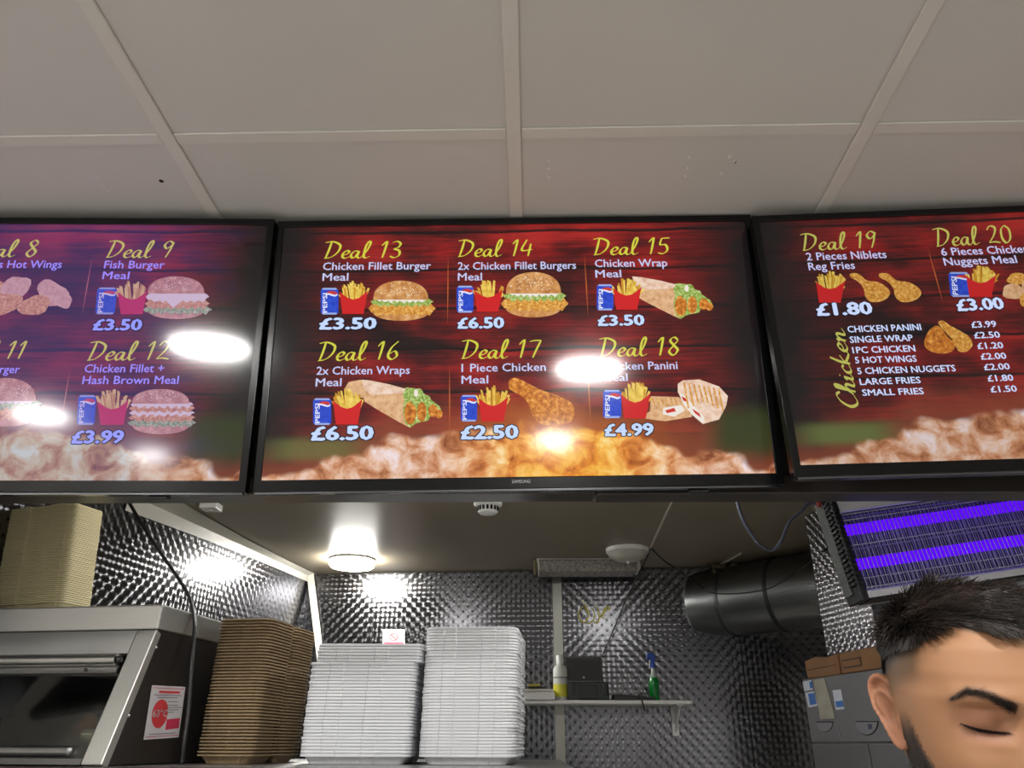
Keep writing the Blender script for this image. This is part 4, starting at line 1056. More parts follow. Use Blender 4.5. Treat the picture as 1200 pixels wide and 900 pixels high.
# white bottle with a yellow label
t = empty('cleaner_bottle', (X(657), YS - .005, sz))
hB = Zt(768) - sz
MB().lathe([(.024, .0005), (.026, .004), (.026, hB * .68), (.022, hB * .74), (.012, hB * .80)], 24).build('body', plain('milky_plastic', (200, 202, 196), .35), t)
MB().lathe([(.0263, .012), (.0263, .055)], 24).build('yellow_print', plain('label_yellow', (206, 200, 60), .5), t)
MB().lathe([(.0264, .075), (.0264, .08)], 24).build('grey_print', m_ptxt, t)
MB().lathe([(.0145, hB * .80), (.0145, hB * .98), (.012, hB)], 20).build('cap', m_white, t)
tag(t, 'white bottle with a yellow label at the left of the small black screen', 'bottle')
# card machine dock: dark green case with a black screen leaning above
t = empty('equipment_case', (X(689), YS, sz))
wc_ = (X(714) - X(666)) / 2; hc_ = Zt(800) - sz
m_green = plain('dark_green_plastic', (26, 38, 36), .45)
bevel(MB().box((-wc_, -.045, .0005), (wc_ * .98, .055, hc_)).build('case', m_green, t), .004, 2)
bevel(MB().box((-wc_ * .42, -.0495, .006), (wc_ * .42, -.0455, hc_ * .82)).build('front_latch', plain('latch_black', (16, 22, 22), .4), t), .003, 2)
for sg in (-1, 1): bevel(MB().box((sg * wc_ * .8 - .008, -.0495, hc_ * .25), (sg * wc_ * .8 + .008, -.0455, hc_ * .98)).build('side_clip', plain('latch_black', (16, 22, 22), .4), t), .002, 1)
tag(t, 'dark green plastic case under the small black screen on the wall shelf', 'case')
t = empty('small_screen', (X(685), YS + .012, sz + hc_ + .0003))
ws_ = (X(706) - X(662)) / 2; hs_ = Zt(769) - sz - hc_
Mx = Matrix.Rotation(-.08, 4, 'X')
bevel(MB().box((-ws_, -.006, 0), (ws_, .012, hs_), Mx).build('housing', m_black, t), .003, 2)
MB().box((-ws_ + .005, -.0068, .006), (ws_ - .005, -.0062, hs_ - .005), Mx).build('display', plain('dark_display', (26, 19, 18), .5), t)
MB().lathe([(.003, 0), (.003, .0006)], 14, Mx @ Matrix.Translation((0, -.007, .018)) @ Matrix.Rotation(PI / 2, 4, 'X')).build('emblem', m_white, t)
tag(t, 'small black screen standing on the green case on the wall shelf', 'screen')
# flat black folder and trailing cord
t = empty('black_folder', (X(742), YS - .01, sz + .0005))
mb = MB(); mb.prism([(-.075, -.035, 0), (.07, -.035, 0), (.075, -.035, .010), (-.02, -.035, .017), (-.075, -.035, .020)], (0, .08, 0)); bevel(mb.build('cover', m_black, t), .002, 1)
tag(t, 'flat black folder lying on the wall shelf left of the green spray bottle', 'folder')
cable('loose_cord', [(X(746), YS - .047, sz + .019), (X(749), YS - .056, sz + .004), (X(751), YS - .057, sz - .02), (X(752), YS - .056, sz - .036)], .0028, 'short black cord hanging over the front of the wall shelf')
# spray bottle
t = empty('spray_bottle', (X(767), YS - .005, sz))
hS = Zt(765) - sz
def greenm():
    s = NT('green_liquid'); p_ = s.n('BsdfPrincipled', i_Base_Color=s.mix(s.noise(s.coord(), 30), lin((16, 112, 44)), lin((30, 170, 70))), i_Roughness=.12); p_.inputs['Transmission Weight'].default_value = .35; return s.finish(p_)
MB().lathe([(.0165, .0005), (.0185, .004), (.0185, hS * .36), (.014, hS * .48)], 20).build('liquid_body', greenm(), t)
MB().lathe([(.014, hS * .48), (.008, hS * .58), (.0065, hS * .68)], 16).build('neck', plain('clear_plastic', (180, 190, 184), .2), t)
MB().lathe([(.0085, hS * .68), (.0085, hS * .76)], 16).build('collar', plain('spray_blue', (30, 70, 160), .35), t)
mb = MB(); mb.prism([(-.022, -.006, hS * .86), (-.020, -.006, hS * .99), (.004, -.006, hS), (.012, -.006, hS * .9), (.007, -.006, hS * .76), (-.006, -.006, hS * .76), (-.008, -.006, hS * .86)], (0, .012, 0)); bevel(mb.build('spray_head', plain('spray_blue', (30, 70, 160), .35), t), .002, 1)
mb = MB(); mb.prism([(-.014, -.003, hS * .66), (-.011, -.003, hS * .66), (-.008, -.003, hS * .84), (-.012, -.003, hS * .84)], (0, .006, 0)); mb.build('trigger', m_white, t)
tag(t, 'green spray bottle with a blue trigger head on the wall shelf', 'bottle')

# no smoking notice on the back wall, above the shorter foam stack
bn = Vector((-BWu.y, BWu.x, 0)); 
def onback(px, py, d=.008):
    p = atP(px, py, (-.939, 3.252, CZ), bn); return p - bn * d
a, b, c, d = onback(449, 757), onback(475, 757), onback(475, 738), onback(449, 738)
t = empty('no_smoking_notice', a)
fr_ = lambda u, v, k: (a * (1 - u) + b * u) * (1 - v) + (d * (1 - u) + c * u) * v - a - bn * k
MB().prism([fr_(0, -.35, 0), fr_(1, -.35, 0), fr_(1, 1, 0), fr_(0, 1, 0)], -bn * .0015).build('board', m_paper, t)
o1, o2 = ell(.5, .52, .19, .25, 24), ell(.5, .52, .145, .19, 24)
MB().add([fr_(x, y, .0019) for x, y in o1] + [fr_(x, y, .0019) for x, y in o2], [(i, (i + 1) % 24, 24 + (i + 1) % 24, 24 + i) for i in range(24)]).build('red_ring', m_pred, t)
MB().add([fr_(*p, .0020) for p in ((.37, .66), (.41, .70), (.63, .38), (.59, .34))], [(0, 3, 2, 1)]).build('red_bar', m_pred, t)
MB().add([fr_(*p, .0018) for p in ((.39, .49), (.58, .49), (.58, .54), (.39, .54))], [(0, 1, 2, 3)]).build('cigarette_print', m_ptxt, t)
MB().add([fr_(*p, .0018) for p in ((.06, .02), (.94, .02), (.94, .2), (.06, .2))], [(0, 1, 2, 3)]).build('red_band', m_ppk, t)
tag(t, 'small white no smoking notice on the steel wall above the shorter foam stack', 'notice')

# gold calligraphy on the back wall
m_gold = plain('gold_foil', (150, 140, 50), .35, metal=.6)
def stroke(pts, wd):
    P_ = cr(pts, 6); n = len(P_); mb = MB(); L = []; Rr = []
    for i, p in enumerate(P_):
        t_ = P_[min(i + 1, n - 1)] - P_[max(i - 1, 0)]; t_ /= np.linalg.norm(t_) + 1e-9; nn = np.array([-t_[1], t_[0]])
        w_ = wd * (.45 + .55 * math.sin(PI * (i + .5) / n)); L.append(p + nn * w_); Rr.append(p - nn * w_)
    return L, Rr
cg = onback(692, 722)
t = empty('wall_calligraphy', cg)
for pts, wd in (([(683, 703), (685.5, 709), (689, 715), (689.5, 722), (687, 728), (683, 729), (679, 725), (678, 719), (680, 714), (683.5, 711.5)], .75),
                ([(685, 709), (686.5, 715), (687, 719)], .5), ([(693.5, 713), (696.5, 718), (696.8, 724), (694.5, 727.5), (691, 730.8), (687, 729.5)], .6),
                ([(698.5, 709), (701, 716), (702, 722), (701.5, 728), (698.5, 730), (695.5, 727)], .75),
                ([(713, 711.5), (710, 713), (708, 716.5), (705, 722), (703, 723)], 1.2), ([(703.5, 721), (706, 724), (709, 725)], .5), ([(710, 711), (714, 713), (712, 716)], .8)):
    L, Rr = stroke(pts, wd); mb = MB()
    vs = [onback(*p, .0065) - cg for p in L] + [onback(*p, .0065) - cg for p in Rr]; n = len(L)
    mb.add(vs, [(i, n + i, n + i + 1, i + 1) for i in range(n - 1)]); mb.build('brush_stroke', m_gold, t)
tag(t, 'gold Arabic calligraphy sticker on the back steel wall above the shelf', 'sticker')

# ============================================================ DUCT
m_galv = brushed('galvanised_steel', (140, 142, 143), .33, (4, 40, 40))
A = Vector((.775, backY(.775) - .01, 1.6 + .512)); B = Vector((1.36, 2.56, 1.6 + .512))
axd = (B - A).normalized(); Q = axd.to_track_quat('Z', 'Y').to_matrix().to_4x4(); Ld = (B - A).length
du = empty('extract_duct', A)
rd = .132
Mz = Q
MB().lathe([(rd, -.12), (rd, Ld * .27)], 48, Mz).build('pipe_section', m_galv, du)
MB().lathe([(rd, Ld * .276), (rd, Ld * .95)], 48, Mz).build('pipe_section', m_galv, du)
MB().lathe([(rd + .0005, Ld * .262), (rd + .003, Ld * .266), (rd + .003, Ld * .279), (rd + .0005, Ld * .283)], 48, Mz).build('joint_band', plain('joint_mastic', (24, 26, 26), .5), du)
MB().lathe([(rd + .001, .006), (rd + .004, .010), (rd + .004, .022), (rd + .001, .026)], 48, Mz).build('wall_collar', brushed('galvanised_collar', (100, 104, 106), .4), du)
tag(du, 'fat galvanised extract duct coming out of the back wall at ceiling height', 'duct')
cable('black_wire', [atY(830, 694, 2.88), atY(850, 696, 2.86), atY(880, 694, 2.82), atY(905, 688, 2.76), atY(935, 669, 2.62), atY(965, 645, 2.3), atY(985, 628, 2.0), atY(1002, 618, 1.89)], .0022, 'thin black wire drooping in front of the extract duct')
# crumbling sealant where the duct meets the ceiling
mb = MB(); rnd = random.Random(4)
for k in range(60):
    p = atY(835 + rnd.random() * 60, 655 + rnd.random() * 14, 3.03); r = rnd.uniform(.004, .012)
    lump(mb, (p.x, p.y + .02, min(p.z, KCEIL - .012)), (r, r, r), k, 6, 4)
tag(mb.build('expanding_foam', plain('old_sealant', (84, 76, 50), .8, var=.4, nscale=40)), 'crumbling yellowish sealant above the duct', 'sealant', kind='stuff')

# ============================================================ SUPPLY BOXES ON THE RIGHT
G0 = Vector((.78, 2.40)); Gd = Vector((.079, -.38)).normalized(); Gn = Vector((Gd.y, -Gd.x))   # Gn points to the viewer's side
if Gn.x > 0: Gn = -Gn
Gn3 = Vector((Gn.x, Gn.y, 0)); Gd3 = Vector((Gd.x, Gd.y, 0))
ang = math.atan2(Gd.y, Gd.x)
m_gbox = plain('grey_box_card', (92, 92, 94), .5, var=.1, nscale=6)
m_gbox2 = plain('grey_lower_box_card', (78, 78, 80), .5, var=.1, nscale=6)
zA, zB_ = 1.6 + .172, 1.6 + .008
def gbox(name, s0, s1, z0, z1, dep, mat, label, cat='box'):
    """ box whose long face runs along the cupboard side; local x along the face, y away from the viewer's side """
    t = empty(name, (G0.x + Gd.x * s0, G0.y + Gd.y * s0, z0), ang)
    o = MB().box((0, 0, 0), (s1 - s0, dep, z1 - z0)).build('carton', mat, t); bevel(o, .003, 2)
    return tag(t, label, cat)
# local +y of a frame turned by ang points to +x side of the room (away from the viewer)
g1 = gbox('grey_supply_box', 0, .46, zB_, zA, .34, m_gbox, 'large grey box with paper labels and a hand hole, under the brown cartons')
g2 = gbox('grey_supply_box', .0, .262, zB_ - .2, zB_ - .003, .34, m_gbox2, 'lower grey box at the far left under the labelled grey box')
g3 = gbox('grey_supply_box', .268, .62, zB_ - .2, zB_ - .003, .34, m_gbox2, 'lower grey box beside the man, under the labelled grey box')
def g_uv(px, py):
    p = atP(px, py, (G0.x, G0.y, CZ), Gn3); r_ = p - Vector((G0.x, G0.y, 0)); return (r_.dot(Gd3), r_.z)
def gpoly(par, name, pts, mat, d=.0008, s0=0.0, z0=0.0, th=.0006):
    P_ = [(u - s0, -d, v - z0) for u, v in (g_uv(*p) for p in pts)]
    return MB().prism(P_, (0, -th, 0)).build(name, mat, par)
m_lblue = plain('label_blue', (40, 92, 160), .5); m_clear = plain('document_wallet', (150, 146, 134), .2, var=.25, nscale=25, bump=.5, bscale=40)
m_lwhite = plain('label_white', (176, 182, 192), .5)
gpoly(g1, 'paper_label', [(941, 799), (951, 797), (953, 808), (943, 810)], m_lwhite, s0=0, z0=zB_)
gpoly(g1, 'paper_label', [(944, 812), (954, 810), (959, 827), (948, 829)], m_lwhite, s0=0, z0=zB_)
gpoly(g1, 'blue_print', [(947.5, 813), (954.5, 812), (957.5, 825), (950, 826.5)], m_lblue, .0016, z0=zB_, th=.0003)
gpoly(g1, 'blue_print', [(949, 799), (952.5, 798.5), (953, 806), (950, 807)], m_lblue, .0016, z0=zB_, th=.0003)
gpoly(g1, 'document_wallet', [(954, 797), (967, 795), (978, 835), (979, 842), (962, 843), (960, 830)], m_clear, .0012, z0=zB_, th=.0012)
gpoly(g1, 'paper_label', [(976, 809), (986, 808), (990, 831), (980, 832)], m_lwhite, s0=0, z0=zB_)
gpoly(g1, 'blue_print', [(979.5, 822), (988, 821), (989.5, 828), (981, 829)], m_lblue, .0016, z0=zB_, th=.0003)
m_hh = plain('hand_hole_dark', (14, 14, 15), .8); m_flap = plain('hand_hole_flap', (108, 108, 112), .5)
def hand_hole(x0, y0, x1, y1):
    o_ = [(x0, y0), (x1, y0)] + [(x0 + (x1 - x0) * (.5 + .5 * math.cos(a)), y0 + (y1 - y0) * math.sin(a)) for a in [PI * i / 12 for i in range(13)]][1:-1]
    gpoly(g1, 'hand_hole', o_, m_hh, .0006, z0=zB_)
    m_ = [(x0 + (x - x0) * .94 + .4, y0 + 1.2 + (y - y0) * .86) for x, y in o_]
    gpoly(g1, 'hand_hole_flap', m_, m_flap, .0014, z0=zB_)
hand_hole(957, 845.5, 977, 858); hand_hole(1003, 845, 1030, 862)
gpoly(g1, 'blue_print', [(1018, 848.5), (1022.5, 848.5), (1023, 854), (1019, 855)], plain('print_dark_blue', (40, 44, 70), .5), .0024, z0=zB_, th=.0003)
gpoly(g1, 'seam_tape', [(980.5, 849), (982, 849), (987, 869), (985.5, 869)], m_flap, .0006, z0=zB_)
m_kraft = plain('kraft_card', (112, 78, 44), .7, var=.25, nscale=14, bump=.2, bscale=30)
zk = 1.6 + .2365
t = empty('brown_carton', (G0.x + Gd.x * .03 - Gn.x * .0, G0.y + Gd.y * .03, zA + .0005), ang + .08)
mb = MB(); mb.prism([(0, 0, 0), (.15, 0, 0), (.15, 0, .055), (.09, 0, .050), (.05, 0, .056), (-.004, 0, .048)], (0, .26, 0)); bevel(mb.build('carton', m_kraft, t), .004, 2)
mb = MB(); mb.prism([(.01, -.0012, .022), (.14, -.0012, .026), (.14, -.0012, .028), (.01, -.0012, .024)], (0, .001, 0)); mb.build('flap_edge', plain('kraft_edge', (70, 46, 26), .8), t)
tag(t, 'crumpled brown carton at the far end on top of the labelled grey box', 'carton')
t = empty('brown_carton', (G0.x + Gd.x * .205, G0.y + Gd.y * .205, zA + .0005), ang - .02)
bevel(MB().box((0, 0, 0), (.24, .26, .052)).build('carton', m_kraft, t), .003, 2)
MB().prism([(.012, -.0012, .012), (.1, -.0012, .012), (.1, -.0012, .034), (.012, -.0012, .034)], (0, .001, 0)).build('printed_panel', plain('kraft_print', (60, 34, 22), .7), t)
MB().prism([(.016, -.0022, .016), (.096, -.0022, .016), (.096, -.0022, .030), (.016, -.0022, .030)], (0, .001, 0)).build('panel_ground', m_kraft, t)
tag(t, 'brown carton with a printed panel, behind the man\'s head on the grey box', 'carton')
st_ = empty('storage_rack', (G0.x + Gd.x * .3, G0.y + Gd.y * .3, 0), ang)
MB().box((-.33, .01, zB_ - .23), (.40, .40, zB_ - .2005)).build('shelf_board', m_ctop, st_)
for sx_ in (-.31, .36):
    for sy_ in (.03, .36): MB().box((sx_, sy_, 0), (sx_ + .025, sy_ + .025, zB_ - .2305)).build('leg', m_st, st_)
tag(st_, 'steel rack that carries the grey supply boxes', 'rack')

# ============================================================ FLY KILLER
ROLL = .143
o0 = atY(966, 578, 1.72)
o0 = Vector((.676, 1.72, 1.6 + .532))
fk = empty('fly_killer', o0)
fk.rotation_euler = (Matrix.Rotation(-ROLL, 3, 'Y') @ Matrix.Rotation(-.02, 3, 'X')).to_euler()
FL, FH, FD = .65, .252, .085
m_cap = plain('vented_black', (26, 27, 30), .38, var=.1)
m_capg = plain('cap_grey', (70, 74, 72), .45)
# left end cap: front rim, grey outer side with slots
def endcap(x0, sgn):
    o = MB()
    o.box((x0, 0, -FH), (x0 + .015, FD, .02)); c_ = bevel(o.build('end_cap', m_cap, fk), .003, 2)
    g = MB().box((x0 - .0035 if sgn < 0 else x0 + .0152, .035, -FH + .02), (x0 - .0002 if sgn < 0 else x0 + .0185, FD - .004, .012)); g.build('side_plate', m_capg, fk)
    v = MB()
    for k in range(22):
        z = -FH + .035 + k * .0108
        xa_ = x0 - .006 if sgn < 0 else x0 + .015
        v.box((xa_, .004, z), (xa_ + .0058, .034, z + .0045))
        v.box((x0 + .002, -.004, z), (x0 + .013, -.0003, z + .0045))
    v.build('vent_ribs', m_cap, fk); return c_
endcap(0, -1); endcap(FL, 1)
xw0, xw1 = .0165, FL - .002
m_refl = plain('reflector_white', (214, 216, 226), .3, var=.03)
MB().box((xw0, FD - .012, -FH + .03), (xw1, FD - .008, .016)).build('reflector', plain('reflector_grey', (84, 84, 88), .5), fk)
MB().prism([(xw0, .002, .018), (xw0, .002, -.055), (xw0, .006, -.057), (xw0, FD - .014, .012), (xw0, FD - .014, .018)], (xw1 - xw0, 0, 0)).build('top_reflector', m_refl, fk)
bevel(MB().prism([(xw0, -.002, -FH + .004), (xw0, -.002, -FH + .018), (xw0, .004, -FH + .022), (xw0, .05, -FH + .004), (xw0, FD, -FH + .004), (xw0, FD, -FH)], (xw1 - xw0, 0, 0)).build('catch_tray', m_refl, fk), .001, 1)
MB().box((xw0, -.0015, -FH - .001), (xw1, FD * .8, -FH + .0035)).build('tray_underside', m_cap, fk)
m_uv = glow('violet_tube_light', (.11, .004, .95), UV_TUBE * 1.0)
for z in (-.092, -.170):
    o = MB(); o.tube([(xw0 + .012, .032, z), (xw1 - .012, .032, z)], .0125, 20); o.build('violet_tube', m_uv, fk)
    MB().tube([(xw0 + .001, .045, z), (xw0 + .0118, .045, z)], .0135, 16).build('tube_holder', m_white, fk)
    MB().tube([(xw1 - .0118, .045, z), (xw1 - .001, .045, z)], .0135, 16).build('tube_holder', m_white, fk)
m_wire = plain('bright_wire', (190, 192, 200), .35, metal=.3)
g = MB()      # front guard: upright wires and cross wires, slanting at the top
nv = 66
for k in range(nv):
    x = xw0 + .004 + (xw1 - xw0 - .008) * k / (nv - 1)
    g.tube([(x, .008, -.059), (x, .001, -.063), (x, .001, -.226), (x, .006, -.231)], .0009, 4)
for z in (-.063, -.076, -.133, -.206, -.226): g.tube([(xw0, -.0012, z), (xw1, -.0012, z)], .0012, 5)
tag(g.build('wire_guard', m_wire, fk), kind='stuff')
g = MB(); nk = 110
for k in range(nk):
    x = xw0 + .006 + (xw1 - xw0 - .012) * k / (nk - 1); g.tube([(x, .060, -.052), (x, .060, -.228)], .0010, 4)
for z in (-.055, -.13, -.22): g.tube([(xw0, .064, z), (xw1, .064, z)], .0016, 5)
tag(g.build('killing_grid', m_wire, fk), kind='stuff')
MB().tube([(-.012, .045, -.018), (-.0045, .045, -.018)], .008, 12).build('inlet_plug', plain('red_inlet', (150, 60, 50), .4), fk)
for sx_ in (.12, FL - .12):
    MB().tube([(sx_, .05, .019), (sx_, .05, .019 + .07)], .0015, 6).build('hanging_chain', m_alu, fk)
tag(fk, 'electric fly killer with two violet tubes and a wire guard, hung askew at the right', 'fly killer')
pl_ = fk.matrix_basis @ Vector((0, 0, 0)); RFK = fk.rotation_euler.to_matrix()
pin = Vector(o0) + RFK @ Vector((-.012, .045, -.018))
cable('grey_flex', [atY(858, 560, 1.75), atY(863, 585, 1.75), atY(872, 612, 1.75), atY(888, 636, 1.75), atY(903, 645, 1.76), atY(915, 635, 1.76), atY(925, 612, 1.765), atY(940, 598, 1.765), pin + Vector((-.02, 0, .001)), pin], .0042, 'grey flex looping down from behind the screens to the fly killer', m_greycab)
# paper notice on the cupboard front, behind the fly killer
pR = Vector((R1.x, R1.y, CZ)); nR = Vector((Ru2.y, -Ru2.x, 0))
q = [atP(x_, y_, pR + nR * .001, nR) for x_, y_ in ((1182, 700), (1240, 692), (1232, 640), (1166, 652))]
t = empty('paper_notice', q[0]); MB().prism([p - q[0] for p in q], nR * .001).build('sheet', m_lwhite, t)
for k in range(9):
    v_ = .1 + k * .09; f4 = lambda u, v: (q[0] * (1 - u) + q[1] * u) * (1 - v) + (q[3] * (1 - u) + q[2] * u) * v - q[0] + nR * .0014
    MB().add([f4(.1, v_), f4(.9, v_), f4(.9, v_ + .02), f4(.1, v_ + .02)], [(0, 1, 2, 3)]).build('small_print', m_ptxt, t)
tag(t, 'white printed sheet on the cupboard behind the fly killer', 'notice')

# ============================================================ THE MAN
PSI, NOD, TILT = math.radians(-8), math.radians(9), math.radians(2)
HO = np.array((.415, .775, 1.6 + .026))
RH = np.array(Matrix.Rotation(PSI, 3, 'Z') @ Matrix.Rotation(NOD, 3, 'X') @ Matrix.Rotation(TILT, 3, 'Y'))
TB = np.array([  # z, half width, front, back
 (-.122, .008, .060, -.030), (-.115, .026, .074, -.012), (-.10, .043, .081, .012), (-.08, .055, .0835, .036), (-.06, .063, .085, .062), (-.04, .0685, .086, .082),
 (-.02, .072, .0880, .096), (0, .0745, .0905, .101), (.02, .0765, .0935, .102), (.04, .0760, .0925, .101), (.06, .0725, .0865, .096), (.077, .0630, .0740, .083),
 (.089, .0500, .0570, .066), (.097, .0330, .0370, .044), (.101, .006, .007, .009)])
g2 = lambda a, s_: np.exp(-(a / s_) ** 2)
def head_pt(th, z):
    """ th: 0 straight ahead, + to the viewer's right; numpy arrays """
    a = np.interp(z, TB[:, 0], TB[:, 1]); f_ = np.interp(z, TB[:, 0], TB[:, 2]); b_ = np.interp(z, TB[:, 0], TB[:, 3])
    sx, cy = np.sin(th), np.cos(th); e = 2 / 2.3
    x = a * np.sign(sx) * np.abs(sx) ** e
    y = np.where(cy > 0, -f_ * np.abs(cy) ** e, b_ * np.abs(cy) ** e)
    front = np.clip(cy * 1.6 + .1, 0, 1); X = np.abs(x)
    d = .0066 * g2(X - .034, .022) * g2(z - .022, .008) + .003 * g2(x, .02) * g2(z - .022, .012)
    d -= .0150 * g2(X - .031, .017) * g2(z - .005, .012) + .005 * g2(X - .016, .008) * g2(z - .005, .011)
    d += .0118 * g2(X - .032, .0120) * g2(z - .0050, .0080)
    d -= .0022 * np.exp(-((X - .032) / .016) ** 4) * g2(z + .0040, .0022)
    d -= .0030 * np.exp(-((X - .033) / .016) ** 4) * g2(z - .0140, .0018)
    d += .0016 * g2(X - .03, .014) * g2(z + .013, .004)
    d += .0045 * g2(X - .044, .02) * g2(z + .032, .016)
    N = np.interp(z, [-.056, -.050, -.043, -.03, -.015, 0, .014, .024], [0, .012, .022, .019, .013, .0085, .004, 0]); Wn = np.interp(z, [-.05, -.03, 0, .02], [.013, .0105, .008, .009])
    d += N * g2(x, Wn) + .008 * g2(X - .0135, .006) * g2(z + .045, .006)
    d += .006 * g2(x, .024) * g2(z + .070, .008) - .0035 * g2(x, .022) * g2(z + .070, .0016) - .003 * g2(x, .02) * g2(z + .086, .005) + .005 * g2(x, .02) * g2(z + .105, .01)
    y = y - d * front
    x = x * (1 - .035 * g2(z - .03, .016) * g2(np.abs(th) - 1.05, .3))
    return x, y, z + 0 * x
def head_mesh(nz=150, nt=200):
    t = np.linspace(0, 1, nz); z = -.122 + .223 * (.5 - .5 * np.cos(PI * t)) * .35 + .223 * t * .65
    th = np.linspace(-PI, PI, nt, endpoint=False); TH, Z = np.meshgrid(th, z)
    x, y, zz = head_pt(TH, Z); v = np.stack([x, y, zz], -1).reshape(-1, 3)
    fs = [(i * nt + k, i * nt + (k + 1) % nt, (i + 1) * nt + (k + 1) % nt, (i + 1) * nt + k) for i in range(nz - 1) for k in range(nt)]
    fs += [tuple(range(nt))[::-1], tuple(range((nz - 1) * nt, nz * nt))]
    return v, fs
def ear_mesh(side, nu=16, nph=48):
    c0 = np.array((side * .0725, .012, -.002)); p_ = np.array((side * .52, .86, 0)); q_ = np.array((0, .20, 1.0)); q_ /= np.linalg.norm(q_)
    n_ = np.cross(p_, q_) * side; n_ /= np.linalg.norm(n_)
    if n_[0] * side < 0: n_ = -n_
    out = cr([(-.002, .020), (.006, .031), (.016, .034), (.026, .028), (.0285, .016), (.026, .002), (.019, -.012), (.013, -.026), (.004, -.033), (-.003, -.029), (-.004, -.016), (-.003, .002)], 4, True)
    out = np.array(out); cen = np.array((.010, .002)); m = len(out); vs = []
    for u in np.linspace(0, 1, nu):
        for k in range(m):
            P_ = cen + (out[k] - cen) * u; a = math.atan2(*(out[k] - cen)[::-1]); low = 1 if P_[1] > -.018 else .35
            back = .5 + .5 * math.cos(a - .6)
            h = .0058 * math.exp(-((u - .90) / .10) ** 2) * (.35 + .65 * back) * low + .0056 * math.exp(-((u - .50) / .12) ** 2) * back * low
            h -= .0085 * math.exp(-((P_[0] - .008) / .007) ** 2 - ((P_[1] + .003) / .009) ** 2)
            h -= .0045 * math.exp(-((u - .72) / .09) ** 2) * back * low
            h += .0040 * math.exp(-((P_[0] + .001) / .003) ** 2 - ((P_[1] + .006) / .005) ** 2)
            vs.append(c0 + p_ * P_[0] + q_ * P_[1] + n_ * (h + .002))
    N0 = len(vs)
    for u in np.linspace(0, 1, 4):
        for k in range(m):
            P_ = cen + (out[k] - cen) * u * .97; vs.append(c0 + p_ * P_[0] + q_ * P_[1] - n_ * (.0034 + .013 * (1 - u)))
    fs = [(i * m + k, i * m + (k + 1) % m, (i + 1) * m + (k + 1) % m, (i + 1) * m + k) for i in range(nu - 1) for k in range(m)]
    fs += [(N0 + i * m + k, N0 + (i + 1) * m + k, N0 + (i + 1) * m + (k + 1) % m, N0 + i * m + (k + 1) % m) for i in range(3) for k in range(m)]
    a0, b0 = (nu - 1) * m, N0 + 3 * m
    fs += [(a0 + k, a0 + (k + 1) % m, b0 + (k + 1) % m, b0 + k) for k in range(m)]
    return np.array(vs), fs
def toworld(v): return v @ RH.T + HO
man = empty('person', (HO[0] - .01, HO[1] + .07, 0))
MO = np.array(man.location)
body = MB()
v, fs = head_mesh(); body.add(toworld(v), fs)
for sd in (-1, 1):
    v, fs = ear_mesh(sd); body.add(toworld(v), fs)
# neck, chest, arms, hands (world places; the man stands facing the counter, head turned and bent)
BY = np.array(Matrix.Rotation(math.radians(8), 3, 'Z'))
def B3(x, y, z): return tuple(BY @ np.array((x, y, 0)) + np.array((HO[0] - .012, HO[1] + .075, z)))
h0 = toworld(np.array([[0, .022, -.02], [0, .030, -.07]]))
def etube(mb, rows, n=28):
    """ rows: centre, half width x, half depth y -> closed loft """
    vs = []; 
    for c, rx, ry in rows:
        for k in range(n):
            a = 2 * PI * k / n; o = BY @ np.array((rx * math.cos(a), ry * math.sin(a), 0)); vs.append((c[0] + o[0], c[1] + o[1], c[2]))
    fs = [(i * n + k, (i + 1) * n + k, (i + 1) * n + (k + 1) % n, i * n + (k + 1) % n) for i in range(len(rows) - 1) for k in range(n)]
    mb.add(vs, fs + [tuple(range(n)), tuple(range((len(rows) - 1) * n, len(rows) * n))[::-1]])
etube(body, [(h0[0], .052, .056), (h0[1], .056, .058), (B3(0, -.012, 1.505), .057, .058), (B3(0, 0, 1.475), .062, .06), (B3(0, .005, 1.45), .09, .068), (B3(0, .008, 1.425), .155, .085), (B3(0, .008, 1.40), .195, .098), (B3(0, .008, 1.34), .195, .112), (B3(0, .005, 1.20), .165, .11)])
def limb(mb, pts, rs, n=16): mb.tube([tuple(p) for p in cr(pts, 5)], list(np.interp(np.linspace(0, len(pts) - 1, (len(pts) - 1) * 5 + 1), range(len(pts)), rs)), n)
for sd in (-1, 1):
    sh_, el, wr = B3(sd * .175, .01, 1.39), B3(sd * .235, .03, 1.11), B3(sd * .20, -.17, .985)
    limb(body, [sh_, B3(sd * .215, .02, 1.27), el, B3(sd * .225, -.05, 1.05), wr], [.058, .052, .042, .041, .028])
    hd = B3(sd * .19, -.225, .975)
    body.tube([wr, B3(sd * .195, -.195, .98), hd, B3(sd * .185, -.262, .968)], [.026, .030, .036, .034], 12)
    for k, (ln, r) in enumerate(((.062, .0085), (.074, .009), (.069, .0088), (.055, .0078))):
        bx_ = sd * (.185 - .027 + .018 * k); 
        body.tube([B3(bx_, -.25, .968), B3(bx_, -.262 - ln * .45, .958), B3(bx_ * .99, -.262 - ln * .8, .940), B3(bx_ * .98, -.262 - ln * .92, .920)], [r, r, r * .92, r * .75], 8)
    body.tube([B3(sd * .165, -.205, .972), B3(sd * .142, -.235, .958), B3(sd * .135, -.268, .945)], [.013, .011, .009], 8)
bo = body.build('body_raw', m_black)
md = bo.modifiers.new('r', 'REMESH'); md.mode = 'VOXEL'; md.voxel_size = .0016; md.use_smooth_shade = True
md = bo.modifiers.new('s', 'SMOOTH'); md.factor = .5; md.iterations = 3
dg = bpy.context.evaluated_depsgraph_get(); dg.update()
me = bpy.data.meshes.new_from_object(bo.evaluated_get(dg)); bpy.data.objects.remove(bo)
